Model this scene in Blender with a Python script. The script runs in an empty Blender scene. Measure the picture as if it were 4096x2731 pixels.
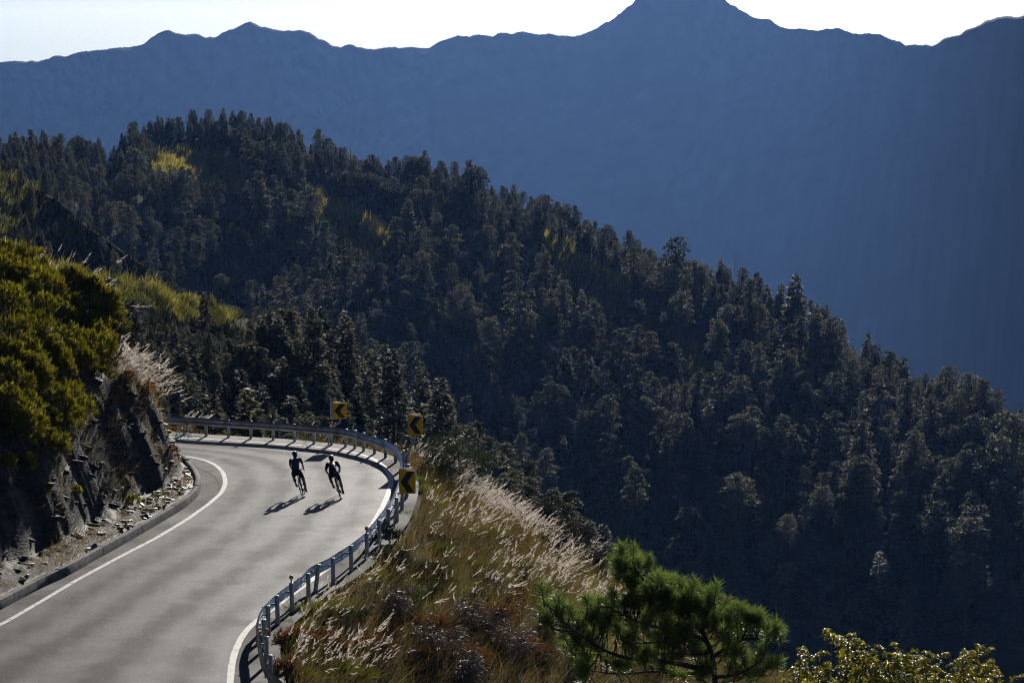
import bpy, bmesh, math, random
import numpy as np
from mathutils import Vector, Matrix

# ------------------------------------------------------------------ camera, sky, sun, exposure
SC = bpy.context.scene
COL = SC.collection
FPX, CXP, CYP, CAMH, HORIZ = 11378.0, 2048.0, 1365.5, 17.7, 43.0     # 100 mm lens, photograph measured at 4096 px
PITCH = math.atan((CYP - HORIZ) / FPX)
SUN_EL, SUN_AZ = math.radians(21.0), math.radians(10.0)             # ahead of the camera, a little to the right

cam_d = bpy.data.cameras.new('camera')
cam = bpy.data.objects.new('camera', cam_d); COL.objects.link(cam)
cam.location = (0, 0, CAMH)
cam.rotation_euler = (math.pi / 2 - PITCH, 0, 0)
cam_d.sensor_width = 36.0
cam_d.lens = FPX / 4096.0 * 36.0
cam_d.clip_start = 0.5
cam_d.clip_end = 40000
cam_d.dof.use_dof = True
cam_d.dof.focus_distance = 104.0
cam_d.dof.aperture_fstop = 9.0
SC.camera = cam

W = bpy.data.worlds.new('World'); SC.world = W; W.use_nodes = True
wn = W.node_tree.nodes; wl = W.node_tree.links
bg = wn['Background']
sky = wn.new('ShaderNodeTexSky'); sky.sky_type = 'NISHITA'
sky.sun_disc = False
sky.sun_elevation = SUN_EL
sky.sun_rotation = SUN_AZ
sky.altitude = 4000
sky.air_density = 0.45
sky.dust_density = 3.2
sky.ozone_density = 3.0
wl.new(sky.outputs[0], bg.inputs[0])
bg.inputs[1].default_value = 0.062

sun_d = bpy.data.lights.new('sun', 'SUN')
sun_d.energy = 5.0; sun_d.angle = math.radians(0.53); sun_d.color = (1.0, 0.945, 0.865)
sun = bpy.data.objects.new('sun', sun_d); COL.objects.link(sun)
SUNV = Vector((math.sin(SUN_AZ) * math.cos(SUN_EL), math.cos(SUN_AZ) * math.cos(SUN_EL), math.sin(SUN_EL)))
sun.rotation_euler = SUNV.to_track_quat('Z', 'Y').to_euler()
sun.location = (10, 60, 80)

SC.view_settings.view_transform = 'Standard'
SC.view_settings.look = 'None'
SC.view_settings.gamma = 1.0
SC.view_settings.exposure = 0.1
SC.render.engine = 'CYCLES'
cy = SC.cycles
cy.max_bounces = 6; cy.diffuse_bounces = 3; cy.glossy_bounces = 2; cy.transmission_bounces = 4
cy.volume_bounces = 0; cy.transparent_max_bounces = 4
cy.use_denoising = True
cy.filter_width = 1.1
cy.sample_clamp_indirect = 4.0
cy.use_adaptive_sampling = False
cy.denoising_prefilter = 'NONE'

rng = np.random.default_rng(7)
random.seed(7)

# ------------------------------------------------------------------ pixel <-> world
CP, SP = math.cos(PITCH), math.sin(PITCH)
def ray(x, y):
    x = np.asarray(x, float); y = np.asarray(y, float)
    dx = (x - CXP) / FPX; dy = (CYP - y) / FPX
    return np.stack([dx, CP + dy * SP, -SP + dy * CP], -1)
def at(x, y, Y):                      # the point seen at photo pixel (x, y) that lies Y metres ahead
    r = ray(x, y); k = np.asarray(Y, float) / r[..., 1]
    p = r * k[..., None]; p[..., 2] += CAMH
    return p
def gp(x, y, z=0.0):                  # the same, on the level z
    r = ray(x, y); k = (z - CAMH) / r[..., 2]
    p = r * k[..., None]; p[..., 2] += CAMH
    return p
def proj(p):
    p = np.asarray(p, float)
    X, Y, Z = p[..., 0], p[..., 1], p[..., 2] - CAMH
    dep = Y * CP - Z * SP; up = Y * SP + Z * CP
    return CXP + FPX * X / dep, CYP - FPX * up / dep
DS = 4096.0 / 2352.0

# ------------------------------------------------------------------ noise
def _hash(i, j, s):
    h = (i.astype(np.int64) * 374761393 + j.astype(np.int64) * 668265263 + s * 974711) & 0xffffffff
    h = ((h ^ (h >> 13)) * 1274126177) & 0xffffffff
    return ((h ^ (h >> 16)) & 0xffff) / 65535.0
def vnoise(x, y, s=0):
    x = np.asarray(x, float); y = np.asarray(y, float)
    i = np.floor(x); j = np.floor(y); fx = x - i; fy = y - j
    fx = fx * fx * (3 - 2 * fx); fy = fy * fy * (3 - 2 * fy)
    a = _hash(i, j, s); b = _hash(i + 1, j, s); c = _hash(i, j + 1, s); d = _hash(i + 1, j + 1, s)
    return (a * (1 - fx) + b * fx) * (1 - fy) + (c * (1 - fx) + d * fx) * fy
def fbm(x, y, o=4, s=0):
    t = 0; a = 0.5; n = 0
    x = np.asarray(x, float); y = np.asarray(y, float)
    for k in range(o):
        t = t + a * (vnoise(x, y, s + k) * 2 - 1); n += a; a *= 0.5; x = x * 2.03 + 7.1; y = y * 2.03 + 3.7
    return t / n

# ------------------------------------------------------------------ mesh helpers
class MB:
    """collects vertices and faces (quads and triangles), builds ONE mesh"""
    def __init__(s): s.v = []; s.f = {}; s.n = 0; s.t = {}
    def add(s, v, f, tint=None):
        v = np.asarray(v, float).reshape(-1, 3); f = np.asarray(f, np.int64)
        k = f.shape[1]
        s.v.append(v); s.f.setdefault(k, []).append(f + s.n); s.n += len(v)
        if tint is None: tint = np.full(len(f), 0.5)
        s.t.setdefault(k, []).append(np.broadcast_to(np.asarray(tint, float), (len(f),)))
        return s
    def mesh(s, name, smooth=False):
        me = bpy.data.meshes.new(name)
        V = np.concatenate(s.v).astype(np.float32)
        me.vertices.add(len(V)); me.vertices.foreach_set('co', V.ravel())
        ks = sorted(s.f); loops = []; starts = []; tot = []; o = 0; tint = []
        for k in ks:
            F = np.concatenate(s.f[k]); loops.append(F.ravel()); m = len(F)
            starts.append(o + np.arange(m) * k); tot.append(np.full(m, k)); o += m * k
            tint.append(np.concatenate(s.t[k]))
        L = np.concatenate(loops).astype(np.int32)
        me.loops.add(len(L)); me.loops.foreach_set('vertex_index', L)
        S = np.concatenate(starts).astype(np.int32)
        me.polygons.add(len(S)); me.polygons.foreach_set('loop_start', S)
        me.polygons.foreach_set('loop_total', np.concatenate(tot).astype(np.int32))
        if smooth: me.polygons.foreach_set('use_smooth', np.ones(len(S), bool))
        me.update(calc_edges=True)
        a = me.attributes.new('tint', 'FLOAT', 'FACE')
        a.data.foreach_set('value', np.concatenate(tint).astype(np.float32))
        return me
    def build(s, name, mat, parent=None, smooth=False):
        return link(name, s.mesh(name, smooth), mat, parent)

def link(name, me, mat=None, parent=None):
    o = bpy.data.objects.new(name, me); COL.objects.link(o)
    if mat is not None and me is not None and not me.materials: me.materials.append(mat)
    if parent is not None: o.parent = parent
    return o
def empty(name, loc=(0, 0, 0), rot=(0, 0, 0), sc=1.0):
    o = bpy.data.objects.new(name, None); COL.objects.link(o)
    o.location = loc; o.rotation_euler = rot; o.scale = (sc, sc, sc) if np.isscalar(sc) else sc
    o.empty_display_size = 0.2
    return o
def tag(o, label=None, cat=None, group=None, kind=None):
    if label: o['label'] = label
    if cat: o['category'] = cat
    if group: o['group'] = group
    if kind: o['kind'] = kind
    return o
def copy_tree(o, parent=None):
    c = o.copy(); COL.objects.link(c); c.parent = parent
    for ch in list(o.children):
        copy_tree(ch, c)
    return c

def frame_of(d):
    d = d / (np.linalg.norm(d) + 1e-12)
    u = np.array([0, 0, 1.0]) if abs(d[2]) < 0.9 else np.array([1.0, 0, 0])
    a = np.cross(u, d); a /= np.linalg.norm(a)
    return a, np.cross(d, a)
def tube(mb, pts, rad, n=8, caps=True, tint=0.5):
    pts = np.asarray(pts, float); m = len(pts)
    rad = np.broadcast_to(np.asarray(rad, float), (m,))
    tan = np.gradient(pts, axis=0) if m > 2 else np.repeat((pts[1:] - pts[:1]), m, 0)
    a, b = frame_of(tan[0]); ang = np.arange(n) * 2 * math.pi / n
    V = []
    for i in range(m):
        t = tan[i] / (np.linalg.norm(tan[i]) + 1e-12)
        a = a - t * np.dot(a, t); a /= (np.linalg.norm(a) + 1e-12); b = np.cross(t, a)
        V.append(pts[i] + rad[i] * (np.cos(ang)[:, None] * a + np.sin(ang)[:, None] * b))
    V = np.concatenate(V)
    i = np.arange(m - 1)[:, None] * n; j = np.arange(n)[None, :]; k = (j + 1) % n
    Fq = np.stack([i + j, i + k, i + n + k, i + n + j], -1).reshape(-1, 4)
    mb.add(V, Fq, tint)
    if caps:
        for e, (c, sgn) in enumerate(((pts[0], 1), (pts[-1], -1))):
            base = 0 if e == 0 else (m - 1) * n
            vv = np.concatenate([V[base:base + n], c[None]])
            jj = np.arange(n); kk = (jj + 1) % n
            f = np.stack([np.full(n, n), kk, jj] if e == 0 else [np.full(n, n), jj, kk], -1)
            mb.add(vv, f, tint)
    return mb
def box(mb, c, s, R=None, taper=1.0, tint=0.5):
    c = np.asarray(c, float); h = np.asarray(s, float) / 2
    q = np.array([[-1, -1, -1], [1, -1, -1], [1, 1, -1], [-1, 1, -1], [-1, -1, 1], [1, -1, 1], [1, 1, 1], [-1, 1, 1]], float) * h
    q[4:, :2] *= taper
    if R is not None: q = q @ np.asarray(R).T
    mb.add(q + c, [[0, 3, 2, 1], [4, 5, 6, 7], [0, 1, 5, 4], [1, 2, 6, 5], [2, 3, 7, 6], [3, 0, 4, 7]], tint)
    return mb
def ellipsoid(mb, c, r, n=12, m=8, R=None, tint=0.5):
    th = np.linspace(0, math.pi, m + 1); ph = np.arange(n) * 2 * math.pi / n
    V = np.stack([np.sin(th)[:, None] * np.cos(ph), np.sin(th)[:, None] * np.sin(ph), np.repeat(np.cos(th)[:, None], n, 1)], -1).reshape(-1, 3) * np.asarray(r, float)
    if R is not None: V = V @ np.asarray(R).T
    i = np.arange(m)[:, None] * n; j = np.arange(n)[None]; k = (j + 1) % n
    mb.add(V + np.asarray(c, float), np.stack([i + j, i + n + j, i + n + k, i + k], -1).reshape(-1, 4), tint)
    return mb
def unit(v): return v / (np.linalg.norm(v, axis=-1, keepdims=True) + 1e-12)
def kites(mb, c, d, nrm, ln, wd, tint=0.5, fat=0.45):
    """leaf-shaped quads: base at c, pointing along d, blade facing nrm"""
    d = unit(d); s = unit(np.cross(d, nrm)); N = len(c)
    ln = np.broadcast_to(ln, (N,))[:, None]; wd = np.broadcast_to(wd, (N,))[:, None]
    V = np.stack([c, c + d * ln * fat + s * wd / 2, c + d * ln, c + d * ln * fat - s * wd / 2], 1).reshape(-1, 3)
    mb.add(V, np.arange(N * 4).reshape(N, 4), tint)
def blades(mb, c, d0, bend, ln, wd, tint=0.5, seg=2):
    """grass blades: tapering strips that start along d0 and bend towards `bend`"""
    N = len(c); d0 = unit(d0)
    ln = np.broadcast_to(ln, (N,))[:, None]; wd = np.broadcast_to(wd, (N,))[:, None]
    s = unit(np.cross(d0, bend + rng.normal(0, .6, (N, 3))))
    rows = []
    for k in range(seg + 1):
        t = k / seg
        p = c + d0 * ln * t + bend * ln * t * t
        w = wd * (1 - 0.85 * t) / 2
        rows += [p - s * w, p + s * w]
    V = np.stack(rows, 1).reshape(-1, 3); q = 2 * (seg + 1)
    o = np.arange(N)[:, None] * q
    F = np.concatenate([np.stack([o[:, 0] + 2 * k, o[:, 0] + 2 * k + 1, o[:, 0] + 2 * k + 3, o[:, 0] + 2 * k + 2], -1) for k in range(seg)])
    mb.add(V, F, np.tile(np.broadcast_to(tint, (N,)), seg))
def randdir(n):
    return unit(rng.normal(0, 1, (n, 3)))
def resample(P, step):
    P = np.asarray(P, float); L = np.r_[0, np.cumsum(np.linalg.norm(np.diff(P, axis=0), axis=1))]
    n = max(2, int(round(L[-1] / step)) + 1); t = np.linspace(0, L[-1], n)
    return np.stack([np.interp(t, L, P[:, k]) for k in range(P.shape[1])], -1)
def smooth_line(P, step=0.25, it=6):
    Q = resample(P, step)
    for _ in range(it):
        Q[1:-1] = 0.25 * Q[:-2] + 0.5 * Q[1:-1] + 0.25 * Q[2:]
    return Q
def offset_line(P, d):                # to the left of travel for d > 0
    t = np.gradient(P[:, :2], axis=0); t /= np.linalg.norm(t, axis=1, keepdims=True)
    Q = P.copy(); Q[:, 0] -= t[:, 1] * d; Q[:, 1] += t[:, 0] * d
    return Q

# ------------------------------------------------------------------ materials
def new_mat(name):
    m = bpy.data.materials.new(name); m.use_nodes = True
    nt = m.node_tree
    for n in list(nt.nodes): nt.nodes.remove(n)
    out = nt.nodes.new('ShaderNodeOutputMaterial')
    return m, nt, out
def ramp(nt, fac, cols):
    r = nt.nodes.new('ShaderNodeValToRGB'); e = r.color_ramp.elements
    while len(e) < len(cols): e.new(0.5)
    for k, c in enumerate(cols):
        if len(c) == 2: pos, c = c
        else: pos = k / (len(cols) - 1)
        e[k].position = pos; e[k].color = (*c, 1)
    nt.links.new(fac, r.inputs[0]); return r.outputs[0]
def math_node(nt, op, a, b):
    n = nt.nodes.new('ShaderNodeMath'); n.operation = op
    for k, v in enumerate((a, b)):
        if hasattr(v, 'is_linked'): nt.links.new(v, n.inputs[k])
        else: n.inputs[k].default_value = v
    return n.outputs[0]
def noise_node(nt, scale, detail=4, rough=0.55, coord='Object', dist=0.0, stretch=None):
    tc = nt.nodes.new('ShaderNodeTexCoord'); src = tc.outputs[coord]
    if stretch:
        mp = nt.nodes.new('ShaderNodeMapping'); mp.inputs['Scale'].default_value = stretch
        nt.links.new(src, mp.inputs[0]); src = mp.outputs[0]
    n = nt.nodes.new('ShaderNodeTexNoise'); n.inputs['Scale'].default_value = scale
    n.inputs['Detail'].default_value = detail; n.inputs['Roughness'].default_value = rough; n.inputs['Distortion'].default_value = dist
    nt.links.new(src, n.inputs['Vector']); return n.outputs['Fac']
def leaf_mat(name, cols, trans=0.35, rough=0.55, spec=0.3, obj_var=0.25, tcol=None):
    """colour by the 'tint' of each leaf, shifted a little from plant to plant; thin leaves let light through"""
    m, nt, out = new_mat(name)
    at_ = nt.nodes.new('ShaderNodeAttribute'); at_.attribute_name = 'tint'
    oi = nt.nodes.new('ShaderNodeObjectInfo')
    v = math_node(nt, 'MULTIPLY_ADD', oi.outputs['Random'], obj_var)
    nt.nodes[-1].inputs[2].default_value = -obj_var / 2
    f = math_node(nt, 'ADD', at_.outputs['Fac'], v)
    c = ramp(nt, f, cols)
    p = nt.nodes.new('ShaderNodeBsdfPrincipled')
    nt.links.new(c, p.inputs['Base Color']); p.inputs['Roughness'].default_value = rough
    p.inputs['Specular IOR Level'].default_value = spec
    t = nt.nodes.new('ShaderNodeBsdfTranslucent')
    if tcol is None:
        nt.links.new(c, t.inputs[0])
    else:
        mx = nt.nodes.new('ShaderNodeMix'); mx.data_type = 'RGBA'; mx.blend_type = 'MULTIPLY'; mx.inputs[0].default_value = 1
        nt.links.new(c, mx.inputs[6]); mx.inputs[7].default_value = (*tcol, 1); nt.links.new(mx.outputs[2], t.inputs[0])
    a = nt.nodes.new('ShaderNodeMixShader'); a.inputs[0].default_value = trans
    nt.links.new(p.outputs[0], a.inputs[1]); nt.links.new(t.outputs[0], a.inputs[2]); nt.links.new(a.outputs[0], out.inputs[0])
    return m
def solid_mat(name, cols, scale=8.0, rough=0.6, metal=0.0, spec=0.5, bump=0.0, bscale=None, detail=5, stretch=None, coat=0.0, objvar=0.0, rvar=0.0):
    m, nt, out = new_mat(name)
    p = nt.nodes.new('ShaderNodeBsdfPrincipled')
    f = noise_node(nt, scale, detail, stretch=stretch)
    if objvar:
        oi = nt.nodes.new('ShaderNodeObjectInfo')
        v = math_node(nt, 'MULTIPLY_ADD', oi.outputs['Random'], objvar); nt.nodes[-1].inputs[2].default_value = -objvar / 2
        f = math_node(nt, 'ADD', f, v)
    if len(cols) == 1: cols = [tuple(0.85 * x for x in cols[0]), tuple(min(1, 1.12 * x) for x in cols[0])]
    c = ramp(nt, f, [(0.3 + 0.4 * k / (len(cols) - 1), q) for k, q in enumerate(cols)])
    nt.links.new(c, p.inputs['Base Color'])
    p.inputs['Roughness'].default_value = rough; p.inputs['Metallic'].default_value = metal
    p.inputs['Specular IOR Level'].default_value = spec; p.inputs['Coat Weight'].default_value = coat
    if rvar:
        g = noise_node(nt, scale * 2.7, 3)
        r = math_node(nt, 'MULTIPLY_ADD', g, rvar); nt.nodes[-1].inputs[2].default_value = rough - rvar / 2
        nt.links.new(r, p.inputs['Roughness'])
    if bump:
        b = nt.nodes.new('ShaderNodeBump'); b.inputs['Strength'].default_value = bump; b.inputs['Distance'].default_value = 0.05
        nt.links.new(noise_node(nt, bscale or scale * 3, 6, 0.6, stretch=stretch), b.inputs['Height']); nt.links.new(b.outputs[0], p.inputs['Normal'])
    nt.links.new(p.outputs[0], out.inputs[0])
    return m

# ------------------------------------------------------------------ the materials of this place
def asphalt_mat(name, dark, light, rough):
    m, nt, out = new_mat(name)
    p = nt.nodes.new('ShaderNodeBsdfPrincipled')
    big = noise_node(nt, 0.35, 4, 0.6, dist=0.6)
    mid = noise_node(nt, 2.2, 4, 0.6, stretch=(1.0, 0.25, 1))
    fine = noise_node(nt, 55, 2, 0.7)
    a = math_node(nt, 'MULTIPLY_ADD', big, 0.75); nt.nodes[-1].inputs[2].default_value = -0.1
    b = math_node(nt, 'MULTIPLY_ADD', mid, 0.25); nt.links.new(a, nt.nodes[-1].inputs[2])
    c0 = math_node(nt, 'MULTIPLY_ADD', fine, 0.30); nt.links.new(b, nt.nodes[-1].inputs[2])
    la = nt.nodes.new('ShaderNodeAttribute'); la.attribute_name = 'wear'
    wv = math_node(nt, 'MULTIPLY', la.outputs['Fac'], noise_node(nt, 0.8, 3))
    c = math_node(nt, 'MULTIPLY_ADD', wv, -0.75)
    nt.links.new(c0, nt.nodes[-1].inputs[2])
    col = ramp(nt, c, [(0.38, dark), (0.68, light)])
    # pale chips of stone in the binder
    v = nt.nodes.new('ShaderNodeTexVoronoi'); v.inputs['Scale'].default_value = 7.0
    tc = nt.nodes.new('ShaderNodeTexCoord'); nt.links.new(tc.outputs['Object'], v.inputs['Vector'])
    chip = ramp(nt, v.outputs['Distance'], [(0.0, (1, 1, 1)), (0.17, (0, 0, 0))])
    mx = nt.nodes.new('ShaderNodeMix'); mx.data_type = 'RGBA'
    nt.links.new(chip, mx.inputs[0]); nt.links.new(col, mx.inputs[6]); mx.inputs[7].default_value = (0.5, 0.48, 0.45, 1)
    # old hairline cracks and tar-dark scuffs
    v2 = nt.nodes.new('ShaderNodeTexVoronoi'); v2.feature = 'DISTANCE_TO_EDGE'; v2.inputs['Scale'].default_value = 0.42
    mp = nt.nodes.new('ShaderNodeMapping'); nt.links.new(tc.outputs['Object'], mp.inputs[0])
    nz = nt.nodes.new('ShaderNodeTexNoise'); nz.inputs['Scale'].default_value = 1.3; nz.inputs['Detail'].default_value = 6
    nt.links.new(tc.outputs['Object'], nz.inputs['Vector'])
    ad = nt.nodes.new('ShaderNodeMix'); ad.data_type = 'RGBA'; ad.blend_type = 'ADD'; ad.inputs[0].default_value = 1.6
    nt.links.new(tc.outputs['Object'], ad.inputs[6]); nt.links.new(nz.outputs['Color'], ad.inputs[7]); nt.links.new(ad.outputs[2], v2.inputs['Vector'])
    crk = ramp(nt, v2.outputs['Distance'], [(0.0, (1, 1, 1)), (0.006, (0, 0, 0))])
    gate = ramp(nt, noise_node(nt, 0.16, 2), [(0.54, (0, 0, 0)), (0.6, (0.75, 0.75, 0.75))])
    k = math_node(nt, 'MULTIPLY', crk, gate)
    m2 = nt.nodes.new('ShaderNodeMix'); m2.data_type = 'RGBA'
    nt.links.new(k, m2.inputs[0]); nt.links.new(mx.outputs[2], m2.inputs[6]); m2.inputs[7].default_value = (0.03, 0.03, 0.03, 1)
    nt.links.new(m2.outputs[2], p.inputs['Base Color'])
    sp_ = ramp(nt, c, [(0.25, (0.09, 0.09, 0.09)), (0.75, (0.32, 0.32, 0.32))]); nt.links.new(sp_, p.inputs['Specular IOR Level'])
    rr_ = ramp(nt, big, [(0.3, (rough + .1,) * 3), (0.7, (rough - .06,) * 3)]); nt.links.new(rr_, p.inputs['Roughness'])
    bp = nt.nodes.new('ShaderNodeBump'); bp.inputs['Strength'].default_value = 0.55; bp.inputs['Distance'].default_value = 0.012
    nt.links.new(noise_node(nt, 30, 4, 0.7), bp.inputs['Height']); nt.links.new(bp.outputs[0], p.inputs['Normal'])
    nt.links.new(p.outputs[0], out.inputs[0])
    return m

M = {}
M['asphalt'] = asphalt_mat('asphalt', (0.028, 0.027, 0.026), (0.085, 0.08, 0.075), 0.52)
M['asphalt_old'] = asphalt_mat('asphalt_old', (0.022, 0.02, 0.019), (0.05, 0.047, 0.044), 0.75)
M['paint'] = solid_mat('road_paint', [(0.16, 0.155, 0.145), (0.58, 0.57, 0.53), (0.70, 0.69, 0.65), (0.74, 0.73, 0.69)], 5.0, 0.6, bump=0.3, bscale=40, detail=8)
M['crack'] = solid_mat('crack_dark', [(0.015, 0.014, 0.013)], 4, 0.9)
M['joint'] = solid_mat('joint_pale', [(0.2, 0.19, 0.18), (0.3, 0.29, 0.27)], 3, 0.7)
M['concrete'] = solid_mat('concrete', [(0.13, 0.125, 0.115), (0.30, 0.285, 0.26), (0.38, 0.365, 0.34)], 1.6, 0.8, bump=0.5, bscale=14, spec=0.3)
M['kerb'] = solid_mat('kerb_concrete', [(0.06, 0.058, 0.052), (0.17, 0.16, 0.145), (0.24, 0.23, 0.21)], 2.2, 0.85, bump=0.6, bscale=11, spec=0.25, objvar=0.25)
M['steel'] = solid_mat('galvanised_steel', [(0.22, 0.21, 0.20), (0.42, 0.44, 0.46), (0.55, 0.57, 0.59)], 3.0, 0.38, metal=0.85, rvar=0.18, bump=0.05, bscale=20)
M['post'] = solid_mat('galvanised_post', [(0.36, 0.37, 0.37), (0.50, 0.51, 0.51)], 6.0, 0.5, metal=0.55, rvar=0.2, objvar=0.2)
M['bolt'] = solid_mat('bolt_dark', [(0.1, 0.1, 0.1)], 8, 0.5, metal=0.6)
M['amber'] = solid_mat('amber_reflector', [(0.85, 0.42, 0.02)], 30, 0.25, coat=0.4)
M['red'] = solid_mat('red_reflector', [(0.6, 0.04, 0.03)], 30, 0.25, coat=0.4)
M['sign_yellow'] = solid_mat('sign_yellow', [(1.0, 0.56, 0.005), (1.0, 0.58, 0.006)], 3, 0.45, spec=0.12)
M['sign_black'] = solid_mat('sign_black', [(0.018, 0.018, 0.018)], 6, 0.45)
M['sign_back'] = solid_mat('sign_back', [(0.45, 0.46, 0.47), (0.55, 0.56, 0.57)], 4, 0.45, metal=0.5)
M['rock'] = solid_mat('slate_rock', [(0.018, 0.016, 0.014), (0.042, 0.036, 0.03), (0.08, 0.068, 0.055)], 1.8, 0.6, bump=0.9, bscale=5, stretch=(1, 1, 3.5), objvar=0.35, spec=0.06)
M['slate'] = solid_mat('loose_slate', [(0.05, 0.048, 0.046), (0.11, 0.106, 0.1), (0.18, 0.172, 0.16)], 4, 0.42, bump=0.4, objvar=0.4, spec=0.6)
M['soil'] = solid_mat('bank_soil', [(0.018, 0.015, 0.01), (0.045, 0.036, 0.022), (0.07, 0.055, 0.03)], 0.9, 0.95, bump=0.8, bscale=3, spec=0.1)
M['hillsoil'] = solid_mat('forest_floor', [(0.012, 0.015, 0.008), (0.03, 0.035, 0.016), (0.05, 0.05, 0.022)], 0.08, 0.95, spec=0.05)
M['meadowsoil'] = solid_mat('meadow_soil', [(0.02, 0.024, 0.008), (0.05, 0.055, 0.018)], 0.15, 0.95, spec=0.05)
M['mountain'] = solid_mat('mountain_slopes', [(0.012, 0.017, 0.012), (0.04, 0.046, 0.036), (0.09, 0.088, 0.08)], 0.0045, 0.95, spec=0.05, detail=9)
M['bark'] = solid_mat('bark', [(0.05, 0.04, 0.03), (0.11, 0.095, 0.08)], 3, 0.9, bump=0.5, stretch=(1, 1, 0.3), spec=0.2)
M['deadwood'] = solid_mat('dead_wood', [(0.22, 0.21, 0.19), (0.40, 0.38, 0.35)], 1.5, 0.8, stretch=(1, 1, 0.2), spec=0.2)
M['twig'] = solid_mat('twig_bark', [(0.09, 0.07, 0.055), (0.22, 0.18, 0.15)], 5, 0.4, spec=0.6)
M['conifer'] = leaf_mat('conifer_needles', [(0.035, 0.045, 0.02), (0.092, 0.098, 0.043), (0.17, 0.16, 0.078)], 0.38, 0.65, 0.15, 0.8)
M['pine'] = leaf_mat('pine_needles', [(0.05, 0.085, 0.02), (0.13, 0.20, 0.04), (0.26, 0.31, 0.06)], 0.5, 0.4, 0.5, 0.3)
M['bamboo'] = leaf_mat('cane_leaves', [(0.03, 0.036, 0.006), (0.14, 0.14, 0.02), (0.36, 0.30, 0.045)], 0.45, 0.5, 0.3, 0.15, (1.5, 1.35, 0.5))
M['hillgrass'] = leaf_mat('hill_grass', [(0.12, 0.12, 0.035), (0.34, 0.30, 0.09), (0.50, 0.44, 0.16)], 0.5, 0.6, 0.2, 0.0, (1.3, 1.25, 0.7))
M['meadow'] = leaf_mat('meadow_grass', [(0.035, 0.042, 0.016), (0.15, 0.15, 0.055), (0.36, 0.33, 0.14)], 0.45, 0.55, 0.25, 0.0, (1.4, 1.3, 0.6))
M['slopegrass'] = leaf_mat('slope_grass', [(0.012, 0.015, 0.006), (0.03, 0.032, 0.012), (0.07, 0.062, 0.02)], 0.3, 0.7, 0.1, 0.0)  # left spur's shade is put into this dark colour; undergrowth shares it
M['drygrass'] = leaf_mat('bank_grass', [(0.035, 0.034, 0.014), (0.11, 0.09, 0.04), (0.17, 0.135, 0.07), (0.40, 0.33, 0.20)], 0.42, 0.5, 0.35, 0.0, (1.3, 1.15, 0.7))
M['greengrass'] = leaf_mat('green_grass', [(0.05, 0.085, 0.012), (0.12, 0.15, 0.02), (0.22, 0.2, 0.035)], 0.45, 0.45, 0.4, 0.0, (1.3, 1.3, 0.5))
M['plume'] = leaf_mat('grass_plume', [(0.48, 0.40, 0.32), (0.70, 0.62, 0.53), (0.85, 0.79, 0.72)], 0.5, 0.6, 0.2, 0.0)
M['shrub_green'] = leaf_mat('shrub_leaves', [(0.02, 0.034, 0.012), (0.05, 0.065, 0.02), (0.10, 0.11, 0.035)], 0.3, 0.4, 0.5, 0.3)
M['shrub_dark'] = leaf_mat('juniper_leaves', [(0.02, 0.024, 0.014), (0.045, 0.045, 0.026), (0.08, 0.075, 0.045)], 0.2, 0.5, 0.4, 0.2)
M['shrub_brown'] = leaf_mat('brown_leaves', [(0.05, 0.03, 0.014), (0.125, 0.068, 0.026), (0.25, 0.14, 0.05)], 0.4, 0.5, 0.35, 0.3, (1.3, 1.0, 0.7))
M['rust'] = leaf_mat('rust_leaves', [(0.16, 0.075, 0.025), (0.34, 0.17, 0.06), (0.46, 0.27, 0.11)], 0.45, 0.5, 0.3, 0.2)
M['laurel'] = leaf_mat('glossy_leaves', [(0.06, 0.09, 0.01), (0.20, 0.22, 0.02), (0.42, 0.36, 0.03)], 0.5, 0.42, 0.28, 0.25, (1.5, 1.4, 0.3))
M['skin'] = solid_mat('skin', [(0.5, 0.30, 0.2), (0.56, 0.35, 0.24)], 10, 0.5)
M['jersey'] = solid_mat('jersey_navy', [(0.03, 0.045, 0.085), (0.045, 0.06, 0.11)], 14, 0.6)
M['jersey2'] = solid_mat('jersey_charcoal', [(0.014, 0.017, 0.024), (0.028, 0.032, 0.042)], 9, 0.6)
M['lycra'] = solid_mat('lycra_black', [(0.008, 0.008, 0.009), (0.014, 0.014, 0.016)], 12, 0.55)
M['white'] = solid_mat('white_plastic', [(0.62, 0.64, 0.68)], 10, 0.4)
M['pale_trim'] = solid_mat('pale_trim', [(0.30, 0.32, 0.36)], 10, 0.5)
M['black'] = solid_mat('black_plastic', [(0.012, 0.012, 0.013)], 10, 0.4)
M['rubber'] = solid_mat('tyre_rubber', [(0.015, 0.015, 0.015)], 10, 0.7)
M['carbon'] = solid_mat('frame_paint', [(0.015, 0.016, 0.018)], 10, 0.25, coat=0.6)
M['chrome'] = solid_mat('bright_metal', [(0.5, 0.5, 0.52)], 10, 0.3, metal=0.9)
M['hair'] = solid_mat('hair_black', [(0.01, 0.009, 0.008)], 20, 0.5)

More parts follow.
